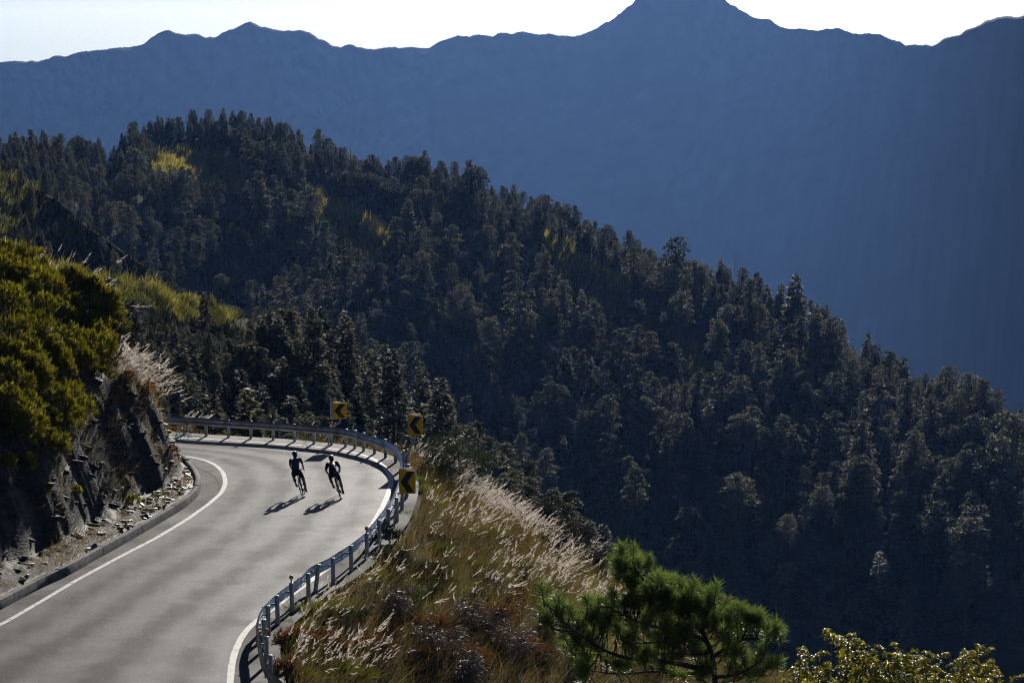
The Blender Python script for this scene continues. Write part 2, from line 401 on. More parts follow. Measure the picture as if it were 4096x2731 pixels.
# ------------------------------------------------------------------ large terrain: sheets with real distance, laid out along the ridges
def line_dist(X, Y, L):
    P = np.stack([np.ravel(X), np.ravel(Y)], -1); best = np.full(len(P), 1e12)
    for a, b in zip(L[:-1], L[1:]):
        ab = b - a; t = np.clip(((P - a) @ ab) / (ab @ ab), 0, 1); d = P - a - t[:, None] * ab; best = np.minimum(best, np.einsum('ij,ij->i', d, d))
    return np.sqrt(best).reshape(np.shape(X))
class Spur:
    """a hill flank below a ridge line; ridge given in photo pixels with its distance, foot lower down and nearer"""
    def __init__(s, ridge, dist, foot_y, foot_dist, relief=(0, 1, 1), power=0.85, seed=0, jag=0.0, ridged=False, k=None):
        s.k = k
        s.rx = np.array([p[0] for p in ridge], float) * DS; s.ry = np.array([p[1] for p in ridge], float) * DS
        s.dx = np.array([p[0] for p in dist], float) * DS; s.dd = np.array([p[1] for p in dist], float)
        s.fy = foot_y * DS; s.fx = np.array([p[0] for p in foot_dist], float) * DS; s.fd = np.array([p[1] for p in foot_dist], float)
        s.relief = relief; s.pw = power; s.seed = seed; s.jag = jag; s.ridged = ridged
    def P(s, x, t):
        x = np.asarray(x, float); t = np.asarray(t, float)
        yr = np.interp(x, s.rx, s.ry)
        y = yr + (s.fy - yr) * t
        if s.jag: y = y + s.jag * fbm(x / 95.0, y / 60.0, 5, s.seed + 50) * np.exp(-t * 12)
        d0 = np.interp(x, s.dx, s.dd); d1 = np.interp(x, s.fx, s.fd)
        d = d0 + (d1 - d0) * (np.power(t, s.pw) if s.k is None else 1 - np.power(1 - np.clip(t, 0, 1), s.k))
        a, lx, ly = s.relief
        if a:
            n = fbm(x / lx + 0.0022 * y + 0.5 * fbm(x / 300, y / 260, 3, s.seed + 7), y / ly, 4 if s.ridged else 6, s.seed)
            if s.ridged: n = 1 - 2 * np.abs(n) ** 0.8
            d = d + a * n * np.clip(t * 12, 0, 1) * (d / d0.max() * (1 - np.clip((x / DS - 1650) / 350, 0, 1)) if s.ridged else 1)
        p = at(x, y, d)
        for L, hgt, w in getattr(s, 'bumps', ()):                # low spurs that catch the sun
            L = np.array(L, float) * DS; q = line_dist(x + 0 * y, y, L); p[..., 2] += hgt * np.exp(-(q / w) ** 2)
        return p
    def build(s, name, mat, nx=160, nt=90, back=(300, 0.7), x0=None, x1=None):
        x0 = s.rx[0] if x0 is None else x0 * DS; x1 = s.rx[-1] if x1 is None else x1 * DS
        xs = np.linspace(x0, x1, nx); ts = np.linspace(0, 1, nt) ** 1.15
        G = s.P(np.broadcast_to(xs, (nt, nx)), np.broadcast_to(ts[:, None], (nt, nx)))
        bk = []
        for k, q in enumerate((1.0, 0.55, 0.25, 0.08)):
            b = G[0].copy(); r = b[:, :2] / np.linalg.norm(b[:, :2], axis=1, keepdims=True)
            b[:, :2] += r * back[0] * q; b[:, 2] -= back[0] * q * back[1]; bk.append(b)
        G = np.concatenate([np.stack(bk), G]); nt += 4
        i = np.arange(nt - 1)[:, None] * nx; j = np.arange(nx - 1)[None]
        Fq = np.stack([i + j, i + nx + j, i + nx + j + 1, i + j + 1], -1).reshape(-1, 4)
        mb = MB(); mb.add(G.reshape(-1, 3), Fq)
        return tag(mb.build(name, mat, smooth=True), kind='structure')
    def sample(s, n, x0, x1, t0=0.0, t1=1.0):
        """points spread evenly over the ground's own area"""
        nx, nt = 120, 90
        xe = np.linspace(x0 * DS, x1 * DS, nx + 1); te = np.linspace(t0, t1, nt + 1)
        G = s.P(np.broadcast_to(xe, (nt + 1, nx + 1)), np.broadcast_to(te[:, None], (nt + 1, nx + 1)))
        ar = np.linalg.norm(np.cross(G[1:, :-1] - G[:-1, :-1], G[:-1, 1:] - G[:-1, :-1]), axis=-1).ravel()
        k = rng.choice(len(ar), n, p=ar / ar.sum())
        x = xe[k % nx] + rng.random(n) * (xe[1] - xe[0]); t = te[k // nx] + rng.random(n) * (te[1] - te[0])
        return x, t, s.P(x, t)

mount = Spur([(-1200, 150), (-800, 110), (-500, 190), (-300, 170), (0, 148), (80, 142), (180, 120), (220, 122), (330, 98), (380, 75), (430, 78), (490, 83), (530, 60), (575, 50), (600, 62), (660, 70), (690, 72), (730, 85), (790, 105), (820, 113), (900, 107), (1000, 97), (1080, 85), (1150, 72), (1220, 75), (1300, 78), (1310, 82), (1340, 72), (1400, 55), (1440, 15), (1470, -8), (1530, -25), (1600, -28), (1650, -5), (1680, 15), (1740, 45), (1800, 62), (1850, 72), (1920, 68), (1960, 80), (2020, 82), (2060, 95), (2080, 111), (2110, 104), (2150, 96), (2200, 76), (2230, 62), (2262, 48), (2300, 40), (2335, 31), (2352, 28), (2440, 10), (2560, 30), (2750, 80), (3200, 60), (3600, 120)],
              [(-1200, 4300), (-300, 5500), (0, 5900), (500, 6500), (1000, 7000), (1600, 7000), (1900, 6000), (2100, 4700), (2352, 3000), (2750, 2300), (3600, 1700)], 1500,
              [(-1200, 3600), (-300, 4650), (0, 4900), (500, 5300), (1000, 5600), (1600, 5600), (1900, 4800), (2100, 3750), (2352, 2350), (2750, 1800), (3600, 1350)], (45, 520, 430), 0.9, 11, 27.0, True)
mount.build('far_mountain', M['mountain'], 1300, 130, (1500, 0.6))
hill = Spur([(-900, 330), (-500, 380), (-250, 400), (0, 378), (140, 372), (200, 385), (250, 385), (300, 345), (400, 322), (480, 312), (560, 312), (640, 335), (720, 365), (800, 398), (900, 418), (1000, 426), (1080, 446), (1160, 478), (1250, 502), (1320, 542), (1400, 582), (1480, 626), (1560, 656), (1700, 682), (1800, 712), (1900, 782), (1960, 848), (2050, 892), (2150, 942), (2200, 962), (2300, 988), (2400, 1010), (2650, 1090), (3100, 1180)],
            [(-250, 620), (0, 650), (480, 800), (1200, 790), (1800, 690), (2352, 600), (2650, 570)], 1850,
            [(-250, 440), (480, 545), (1200, 540), (1800, 510), (2352, 480), (2650, 460)], (14, 420, 500), 0.85, 31, 5.0, k=2.3)
hill.bumps = [([(1250, 575), (1300, 605), (1360, 645), (1420, 680), (1470, 715)], 3.6, 40), ([(690, 470), (760, 495), (830, 530), (905, 580)], 3.0, 38)]
hill.build('forest_hill', M['hillsoil'], 260, 120, (260, 0.6))
cspur = Spur([(-900, 120), (-500, 200), (-220, 270), (-100, 330), (0, 392), (60, 425), (130, 456), (200, 520), (280, 575), (340, 620), (430, 690), (520, 760), (640, 860)],
             [(-220, 420), (130, 440), (640, 470)], 1300, [(-220, 300), (40, 335), (180, 398), (640, 430)], (10, 260, 260), 0.9, 41, 5.0)
cspur.build('grassy_spur', M['hillsoil'], 110, 80, (120, 0.7))
dspur = Spur([(-900, 420), (-250, 520), (-100, 560), (90, 600), (170, 622), (250, 645), (350, 662), (450, 694), (560, 725), (640, 790), (800, 900), (950, 1010), (1100, 1130), (1250, 1250), (1400, 1380), (1550, 1500), (1700, 1640), (2000, 1850)],
             [(-250, 240), (100, 255), (560, 300), (1100, 320), (1700, 330)], 1900, [(-250, 170), (560, 190), (1700, 235)], (7, 280, 300), 0.9, 53, 5.0)
dspur.build('meadow_spur', M['hillsoil'], 150, 90, (110, 0.75))

mb = MB(); g = np.linspace(-1, 1, 41) ** 3
GX, GY = np.meshgrid(g * 9000, g * 8000 + 2000)
GZ = -1305 + 4 * fbm(GX / 300, GY / 300, 3, 5)
i = np.arange(40)[:, None] * 41; j = np.arange(40)[None]
mb.add(np.stack([GX, GY, GZ], -1).reshape(-1, 3), np.stack([i + j, i + j + 1, i + 42 + j, i + 41 + j], -1).reshape(-1, 4))
tag(mb.build('valley_floor', M['hillsoil'], smooth=True), kind='structure')

# ------------------------------------------------------------------ road plan, measured on the ground plane
POSTS_PX = [(560, 1726), (648, 1731), (737, 1737), (825, 1744), (914, 1749), (1003, 1754), (1093, 1759), (1179, 1765), (1256, 1774), (1325, 1779), (1382, 1786), (1419, 1793), (1455, 1803), (1498, 1814), (1542, 1830), (1583, 1849), (1612, 1876), (1627, 1908), (1631, 1945), (1624, 1990), (1608, 2038), (1588, 2086), (1553, 2131), (1518, 2181), (1468, 2234), (1405, 2285), (1333, 2335), (1261, 2364), (1234, 2402), (1169, 2447), (1112, 2497), (1074, 2540), (1058, 2598), (1066, 2662), (1082, 2745), (1112, 2800), (1180, 2860)]
POSTS = gp(*np.array(POSTS_PX, float).T)
lead = np.array([[-46, 133.5, 0], [-36, 129, 0], [-26, 124.6, 0]], float)
tail = np.array([[-5.3, 69.5, 0], [-2.5, 65, 0], [2, 58, 0]], float)
OUT = smooth_line(np.concatenate([lead, POSTS, tail]), 0.3, 5)
WOUT_PX = [(711, 1751), (837, 1756), (977, 1766), (1118, 1776), (1211, 1782), (1305, 1791), (1352, 1798), (1422, 1810), (1492, 1833), (1539, 1866), (1558, 1896), (1566, 1924), (1557, 1962), (1541, 2005), (1512, 2060), (1453, 2155), (1413, 2192), (1348, 2246), (1278, 2297), (1199, 2354), (1120, 2412), (1039, 2473), (1000, 2504), (965, 2548), (937, 2612), (925, 2667), (920, 2731), (917, 2790)]
WOUT = gp(*np.array(WOUT_PX, float).T)
WOUT = smooth_line(np.concatenate([np.array([[-46, 132.0, 0], [-30, 125.0, 0], [-20, 120.6, 0]]), WOUT, np.array([[-8.6, 66, 0], [-11, 57, 0]])]), 0.25, 8)
WIN_PX = [(699, 1820), (754, 1826), (816, 1838), (863, 1859), (893, 1890), (903, 1930), (887, 1971), (832, 2018), (746, 2079), (628, 2150), (471, 2231), (314, 2316), (157, 2409), (0, 2501)]
WIN = gp(*np.array(WIN_PX, float).T)
WIN = smooth_line(np.concatenate([np.array([[-40, 125.2, 0], [-26, 119.2, 0], [-18, 115.8, 0]]), WIN, np.array([[-18.2, 73, 0], [-23, 61, 0]])]), 0.25, 8)
KERB_PX = [(690, 1822), (714, 1834), (754, 1862), (785, 1896), (806, 1938), (797, 1979), (754, 2022), (659, 2081), (565, 2136), (471, 2191), (377, 2242), (298, 2289), (196, 2335), (94, 2388), (0, 2440)]
KERBL = gp(*np.array(KERB_PX, float).T)
KERBL = smooth_line(np.concatenate([np.array([[-42, 124.8, 0], [-28, 119.0, 0], [-19, 115.2, 0]]), KERBL, np.array([[-18.6, 74, 0], [-24, 60, 0]])]), 0.25, 5)

def seg_dist(X, Y, L):
    L = L[::2]; P = np.stack([X.ravel(), Y.ravel()], -1); best = np.full(len(P), 1e9)
    for a, b in zip(L[:-1, :2], L[1:, :2]):
        ab = b - a; t = np.clip(((P - a) @ ab) / (ab @ ab), 0, 1)
        d = P - a - t[:, None] * ab; best = np.minimum(best, np.einsum('ij,ij->i', d, d))
    return np.sqrt(best).reshape(X.shape)
def inside(X, Y, poly):
    x = X.ravel(); y = Y.ravel(); r = np.zeros(len(x), bool); n = len(poly)
    for k in range(n):
        x0, y0 = poly[k][:2]; x1, y1 = poly[(k + 1) % n][:2]
        if y0 == y1: continue
        c = ((y0 > y) != (y1 > y)) & (x < (x1 - x0) * (y - y0) / (y1 - y0) + x0); r ^= c
    return r.reshape(X.shape)
EDGE = offset_line(OUT, 0.42)
if seg_dist(np.array([0.]), np.array([104.]), EDGE)[0] > seg_dist(np.array([0.]), np.array([104.]), OUT)[0]: EDGE = offset_line(OUT, -0.42)
ROADPOLY = np.concatenate([EDGE[::2, :2], KERBL[::-2, :2]])
INPOLY = np.concatenate([KERBL[::2, :2], np.array([[-90, 60], [-90, 125]])])
def sstep(a, b, x):
    t = np.clip((x - a) / (b - a), 0, 1); return t * t * (3 - 2 * t)
def near_h(X, Y):
    X = np.asarray(X, float); Y = np.asarray(Y, float)
    r = inside(X, Y, ROADPOLY); n = inside(X, Y, INPOLY)
    so = seg_dist(X, Y, EDGE); si = seg_dist(X, Y, KERBL)
    # outer bank falls away beyond the posts
    zo = -0.16 - 0.62 * np.maximum(0, so - 0.5) - 0.15 * np.clip(so, 0, 1) + (0.5 * fbm(X / 5, Y / 5, 4, 3) + 0.9 * fbm(X / 14, Y / 14, 2, 9)) * sstep(0.8, 4, so)
    zo = np.maximum(zo, -75 + 3 * fbm(X / 20, Y / 20, 3, 1))
    zc = 16.0 - 0.25 * np.maximum(Y, -10) + 0.25 * fbm(X / 4, Y / 4, 3, 17)
    w = sstep(1.5, 9.0, np.minimum(so, si)) * sstep(-10, -5, X + (70 - Y) * 0.9)
    zo = np.where(w > 0, np.maximum(zo, zo + (zc - zo) * w), zo)
    # inside of the bend: verge, cut rock face, then the steep hillside
    q = si + 0.55 * fbm(X / 2.2, Y / 2.2, 3, 21) * sstep(.5, 1.6, si)
    ws = 1.75 - 1.25 * np.exp(-((Y - 108.5) / 5.0) ** 2) - .35 * sstep(92, 84, Y)
    a = np.clip(q - ws, 0, 1.75); b = np.clip(q - ws - 1.75, 0, 60)
    zi = -0.2 + 0.44 * sstep(0.05, 0.32, si) + 0.10 * np.clip(si - 0.4, 0, 1) + 2.25 * a + 0.85 * b + (0.25 * fbm(X / 1.4, Y / 1.4, 4, 33) + 0.55 * fbm(X / 4, Y / 4, 2, 37)) * sstep(1.0, 3.0, si)
    zi = np.minimum(zi, 26 + 0 * zi)
    return np.where(r, -0.2, np.where(n, zi, zo))
def hit(x, y, y0=30.0, y1=150.0, step=0.25):
    """where the sight line through a photo pixel meets the near ground"""
    r = ray(x, y); Yv = np.arange(y0, y1, step); k = Yv / r[1]
    z = CAMH + r[2] * k; h = near_h(r[0] * k, Yv); w = np.where(z <= h)[0]
    q = w[0] if len(w) else len(Yv) - 1
    return np.array([r[0] * k[q], Yv[q], h[q]])

gx = np.arange(-48, 34, 0.4); gy = np.concatenate([np.arange(-8, 60, 1.0), np.arange(60, 132, 0.4), np.arange(132, 240, 2.0)])
GX, GY = np.meshgrid(gx, gy); GZ = near_h(GX, GY)
inn = inside(GX, GY, INPOLY)
# the inner hillside keeps one ring of cells under the kerb
def grid_mesh(name, mat, keep):
    ny, nx = GX.shape
    i = np.arange(ny - 1)[:, None] * nx; j = np.arange(nx - 1)[None]
    Fq = np.stack([i + j, i + j + 1, i + nx + j + 1, i + nx + j], -1).reshape(-1, 4)
    Fq = Fq[keep.reshape(-1)[Fq].any(1)]
    used = np.unique(Fq); mp = np.full(ny * nx, -1); mp[used] = np.arange(len(used))
    mb = MB(); mb.add(np.stack([GX, GY, GZ], -1).reshape(-1, 3)[used], mp[Fq])
    return tag(mb.build(name, mat, smooth=True), kind='structure')
bank = grid_mesh('grass_bank', M['soil'], ~inn)
gx = np.concatenate([np.arange(-48, -24, 0.6), np.arange(-24, -9, 0.14)]); gy = np.concatenate([np.arange(56, 78, .6), np.arange(78, 118, 0.14), np.arange(118, 132, .6)])
GX, GY = np.meshgrid(gx, gy); GZ = near_h(GX, GY); inn = inside(GX, GY, INPOLY)
zz = GZ + .22 * GX + .5 * fbm(GX / 3, GY / 3, 2, 88)                                  # bedding planes dip; each bed weathers to a ledge
GZ = GZ - (.34 / 6.2832) * np.sin(zz * 6.2832 / .34) * .9 * inn * sstep(1.0, 1.6, seg_dist(GX, GY, KERBL)) + .07 * fbm(GX / .45, GY / .45, 3, 45) * inn * sstep(.6, 1.5, seg_dist(GX, GY, KERBL))
rockface = grid_mesh('rock_slope', M['rock'], inn)

def sheet(name, poly, z, mat, parent=None, kind=None):
    bm = bmesh.new(); vs = [bm.verts.new((p[0], p[1], z)) for p in poly]
    f = bm.faces.new(vs); f.normal_update()
    if f.normal.z < 0: f.normal_flip()
    bmesh.ops.triangulate(bm, faces=[f]); me = bpy.data.meshes.new(name); bm.to_mesh(me); bm.free()
    o = link(name, me, mat, parent)
    return tag(o, kind=kind) if kind else o
def strip(name, L, w, z, mat, parent=None, jitter=0.0):
    A = offset_line(L, w / 2); B = offset_line(L, -w / 2); n = len(L)
    if jitter:
        A[:, :2] += rng.normal(0, jitter, (n, 2)); B[:, :2] += rng.normal(0, jitter, (n, 2))
    V = np.concatenate([A, B]); V[:, 2] = z; k = np.arange(n - 1)
    mb = MB(); mb.add(V, np.stack([k + n, k + n + 1, k + 1, k], -1))
    o = mb.build(name, mat, parent)
    return o
from mathutils.geometry import delaunay_2d_cdt
gxx, gyy = np.meshgrid(np.arange(-46, -2, .4), np.arange(56, 135, .4)); gxx = gxx.ravel(); gyy = gyy.ravel()
k = inside(gxx, gyy, ROADPOLY); gxx, gyy = gxx[k], gyy[k]; k = (seg_dist(gxx, gyy, EDGE) > .3) & (seg_dist(gxx, gyy, KERBL) > .3); nb_ = len(ROADPOLY)
pv_ = [Vector((float(p[0]), float(p[1]))) for p in ROADPOLY] + [Vector((float(a), float(b))) for a, b in zip(gxx[k], gyy[k])]
rv, re_, rf, _, _, _ = delaunay_2d_cdt(pv_, [(i, (i + 1) % nb_) for i in range(nb_)], [list(range(nb_))], 1, 1e-4)
me = bpy.data.meshes.new('road'); me.from_pydata([(v.x, v.y, 0.0) for v in rv], [], [list(f) for f in rf])
RX = np.array([v.x for v in rv]); RY = np.array([v.y for v in rv]); di = seg_dist(RX, RY, WIN); do = seg_dist(RX, RY, WOUT); lat = di / (di + do + 1e-6)
wear = sum(np.exp(-((lat - q) / .055) ** 2) * w for q, w in ((.14, .8), (.36, 1.0), (.63, 1.0), (.86, .7)))       # where the wheels run
at_ = me.attributes.new('wear', 'FLOAT', 'POINT'); at_.data.foreach_set('value', wear.astype(np.float32))
road = tag(link('road', me, M['asphalt']), kind='structure')
gut = np.concatenate([offset_line(WIN, 0.0)[::2, :2], KERBL[::-2, :2]])
gutter = sheet('gutter_strip', gut, 0.004, M['asphalt_old'], road)
# verge behind the outer line: broken concrete on the far side, old asphalt on the near side
iw = int(np.argmin(np.linalg.norm(WOUT[:, :2] - gp(1500, 1836)[:2], axis=1))); io = int(np.argmin(np.linalg.norm(EDGE[:, :2] - gp(1560, 1838)[:2], axis=1)))
sheet('concrete_verge', np.concatenate([EDGE[:io:2, :2], WOUT[:iw][::-2, :2]]), 0.004, M['concrete'], road)
il = int(np.argmin(np.abs(WOUT[:, 1] - 66))); ie = int(np.argmin(np.abs(EDGE[:, 1] - 70)))
sheet('asphalt_verge', np.concatenate([EDGE[io:ie:2, :2], WOUT[iw:il][::-2, :2]]), 0.004, M['asphalt_old'], road)
tag(strip('edge_line', WOUT, 0.19, 0.009, M['paint'], road, 0.004), 'white painted line along the outer edge of the bend')
tag(strip('edge_line', WIN, 0.17, 0.009, M['paint'], road, 0.003), 'white painted line along the inner kerb side')
def px_line(pts, step=0.15): return smooth_line(gp(*np.array(pts, float).T), step, 3)
R3 = lambda pts: [(650 + a / 2.138, 1550 + b / 2.138) for a, b in pts]
strip('pavement_joint', px_line(R3([(560, 838), (900, 803), (1250, 772), (1600, 742), (1915, 722)])), 0.035, 0.006, M['joint'], road, 0.006)
strip('crack', px_line(R3([(150, 612), (215, 630), (262, 655), (300, 690), (380, 718), (440, 755), (470, 800), (492, 838), (480, 880)]), 0.1), 0.06, 0.008, M['crack'], road, 0.02)
strip('crack', px_line([(1440, 2240), (1470, 2190), (1455, 2150)]), 0.02, 0.006, M['crack'], road, 0.01)
for a, b in (((1511, 1958), (1556, 1956)),):
    strip('paint_mark', px_line([a, b]), 0.03, 0.006, M['paint'], road)

# kerb stones, one by one with open joints
kerb = tag(empty('kerb', tuple(KERBL[len(KERBL) // 2])), kind='structure')
iv = np.array(kerb.location)
Lk = KERBL[(KERBL[:, 1] > 70) & ~((KERBL[:, 0] < -16) & (KERBL[:, 1] > 110))]
cum = np.r_[0, np.cumsum(np.linalg.norm(np.diff(Lk[:, :2], axis=0), axis=1))]
sgn = 1 if inside(*[np.array([q]) for q in offset_line(Lk, 0.3)[len(Lk) // 2, :2]], INPOLY)[0] else -1
s0 = 0.0
while s0 < cum[-1] - 0.4:
    s1 = min(s0 + rng.uniform(1.7, 2.2), cum[-1]); n = max(3, int((s1 - s0) / 0.3))
    ss = np.linspace(s0 + 0.012, s1 - 0.012, n)
    C = np.stack([np.interp(ss, cum, Lk[:, k]) for k in range(3)], -1); top = 0.30 + rng.normal(0, 0.012)
    T = np.gradient(C[:, :2], axis=0); T /= np.linalg.norm(T, axis=1, keepdims=True); Nn = np.stack([-T[:, 1], T[:, 0]], -1) * sgn
    prof = [(0.0, -0.1), (0.02, top - 0.03), (0.045, top), (0.19, top), (0.215, top - 0.03), (0.22, -0.1)]
    V = np.stack([np.concatenate([C[:, :2] + Nn * o, np.full((n, 1), z)], 1) for o, z in prof], 1)
    V = V - iv; m = len(prof)
    a = np.arange(n - 1)[:, None] * m; b = np.arange(m - 1)[None]
    Fq = np.stack([a + b, a + b + 1, a + m + b + 1, a + m + b], -1).reshape(-1, 4)
    mb = MB(); mb.add(V.reshape(-1, 3), Fq[:, ::-1] if sgn < 0 else Fq)
    for e in (0, n - 1): mb.add(V[e], [[0, 1, 2, 3], [0, 3, 4, 5]])
    mb.build('kerb_stone', M['kerb'], kerb)
    s0 = s1

# ------------------------------------------------------------------ guard rail
gr_o = np.array(gp(1325, 1779))
rail = tag(empty('guard_rail', tuple(gr_o)), 'long galvanised steel guard rail curving round the outside of the bend', 'guard rail')
RL = smooth_line(np.concatenate([lead, POSTS, tail]), 0.15, 14)
RL = RL[(RL[:, 0] > -40)]
RL = RL[:np.where(RL[:, 1] < 66)[0][0]] if (RL[:, 1] < 66).any() else RL
RAIL = offset_line(RL, -0.17)                       # on the road side of the posts
WB = [(0.00, -0.165), (0.012, -0.150), (0.020, -0.125), (0.062, -0.105), (0.075, -0.085), (0.072, -0.06), (0.028, -0.03), (0.018, 0.0), (0.028, 0.03), (0.072, 0.06), (0.075, 0.085), (0.062, 0.105), (0.020, 0.125), (0.012, 0.150), (0.00, 0.165)]
cumr = np.r_[0, np.cumsum(np.linalg.norm(np.diff(RAIL[:, :2], axis=0), axis=1))]
def beam(s0, s1, tuck):
    n = max(4, int((s1 - s0) / 0.2)); ss = np.linspace(s0, s1, n)
    C = np.stack([np.interp(ss, cumr, RAIL[:, k]) for k in range(3)], -1)
    T = np.gradient(C[:, :2], axis=0); T /= np.linalg.norm(T, axis=1, keepdims=True)
    Nr = np.stack([T[:, 1], -T[:, 0]], -1)           # towards the road
    zc = 0.60 + 0.012 * np.sin(ss * 0.9) + 0.006 * rng.normal()
    mb = MB(); m = len(WB)
    for th, flip in ((0.0, 0), (-0.005, 1)):
        V = np.stack([np.concatenate([C[:, :2] + Nr * (o + th + tuck), (zc + z)[:, None]], 1) for o, z in WB], 1) - gr_o
        a = np.arange(n - 1)[:, None] * m; b = np.arange(m - 1)[None]
        Fq = np.stack([a + b, a + b + 1, a + m + b + 1, a + m + b], -1).reshape(-1, 4)
        mb.add(V.reshape(-1, 3), Fq[:, ::-1] if flip else Fq)
    o = mb.build('rail_beam', M['steel'], rail)
    bb = MB()
    for f in (0.12, 0.2):
        q = np.array([np.interp(s0 + f, cumr, RAIL[:, k]) for k in range(3)])
        k = min(int(f / (s1 - s0) * n), n - 1)
        for z in (-0.115, -0.045, 0.045, 0.115):
            for side in (1, -1):
                c = np.array([*(q[:2] + Nr[k] * (0.05 * side + 0.03 + tuck)), 0.60 + z]) - gr_o
                ellipsoid(bb, c, (0.018, 0.018, 0.018), 6, 4)
    tag(bb.build('splice_bolts', M['bolt'], o), kind='stuff')
    return o
JPX = [(560, 1726), (737, 1737), (914, 1749), (1093, 1759), (1256, 1774), (1365, 1783), (1455, 1803), (1552, 1835), (1618, 1890), (1628, 1960), (1600, 2055), (1500, 2200), (1385, 2298), (1225, 2405), (1085, 2525), (1060, 2640), (1100, 2780), (1180, 2860)]
js = [0.0] + [float(cumr[np.argmin(np.linalg.norm(RAIL[:, :2] - gp(a, b)[:2], axis=1))]) for a, b in JPX] + [float(cumr[-1])]
js = [js[0], js[1] * .35, js[1] * .7] + js[1:]
for k in range(len(js) - 1):
    if js[k + 1] - js[k] > 0.3: beam(js[k] - (0.15 if k else 0), min(js[k + 1] + 0.15, cumr[-1]), 0.006 * (k % 2))
REFL = {5: 'amber', 9: 'red', 13: 'amber', 17: 'amber', 24: 'amber', 29: 'amber', 33: 'amber'}
lean = {8: (0, .02), 27: (.14, .02), 26: (0, 0), 10: (.06, 0), 11: (.05, .0)}
allposts = [(q, k) for k, q in enumerate(POSTS)] + [(np.array([-17.3 - 2 * k, 120.6 + .93 * k, 0]), -1 - k) for k in range(1, 6)]
for q, k in allposts:
    near = k >= 17
    if (k > 34): continue
    h = (0.86 if near else 0.74) + rng.normal(0, 0.012); rr = 0.066
    lx, ly = lean.get(k, (rng.normal(0, .015), rng.normal(0, .015)))
    z = np.array([-0.3, 0.0, 0.10, 0.101, h - .02, h - .005, h])
    rad = np.array([rr, rr, rr, rr, rr, rr * 0.9, rr * 0.55])
    pts = np.stack([q[0] + lx * z, q[1] + ly * z, z], -1) - gr_o
    mb = tube(MB(), pts, rad, 12); p = mb.build('post', M['post'], rail, smooth=False)
    t = np.array([*(q[:2]), 0.0]); ii = int(np.argmin(np.linalg.norm(RL[:, :2] - q[:2], axis=1)))
    rd = RAIL[ii, :2] - RL[ii, :2]; rd /= np.linalg.norm(rd) + 1e-9
    b0 = np.array([*(q[:2] + rd * .03), 0.6]) - gr_o; b1 = np.array([*(q[:2] + rd * .17), 0.6]) - gr_o
    tube(MB(), [b0, b1], 0.03, 6).build('bracket', M['post'], p)
    bb = MB(); tube(bb, [b0 + (0, 0, .02) - np.array([*rd, 0]) * .11, b0 + (0, 0, .02)], 0.012, 6); bb.build('bolt', M['bolt'], p)
    if not near:
        c = np.stack([q[0] + 0 * z[:2], q[1] + 0 * z[:2], np.array([0.13, 0.17])], -1) - gr_o
        tube(MB(), c, rr + .004, 12).build('band', M['bolt'], p)
    if k in REFL:
        tp = pts[-1]; mb = tube(MB(), [tp + (0, 0, -.02), tp + (0, 0, .12)], .022, 8)
        st = mb.build('reflector_stem', M['white'], p)
        d = np.array([-0.25, -1.0, 0]); d /= np.linalg.norm(d); c = tp + (0, 0, .16)
        mb = tube(MB(), [c - d * .022, c - d * .02, c + d * .02, c + d * .022], [.05, .065, .065, .05], 16)
        tag(mb.build('reflector', M[REFL[k]], p, smooth=False), ('%s round reflector disc on top of its post' % REFL[k]))

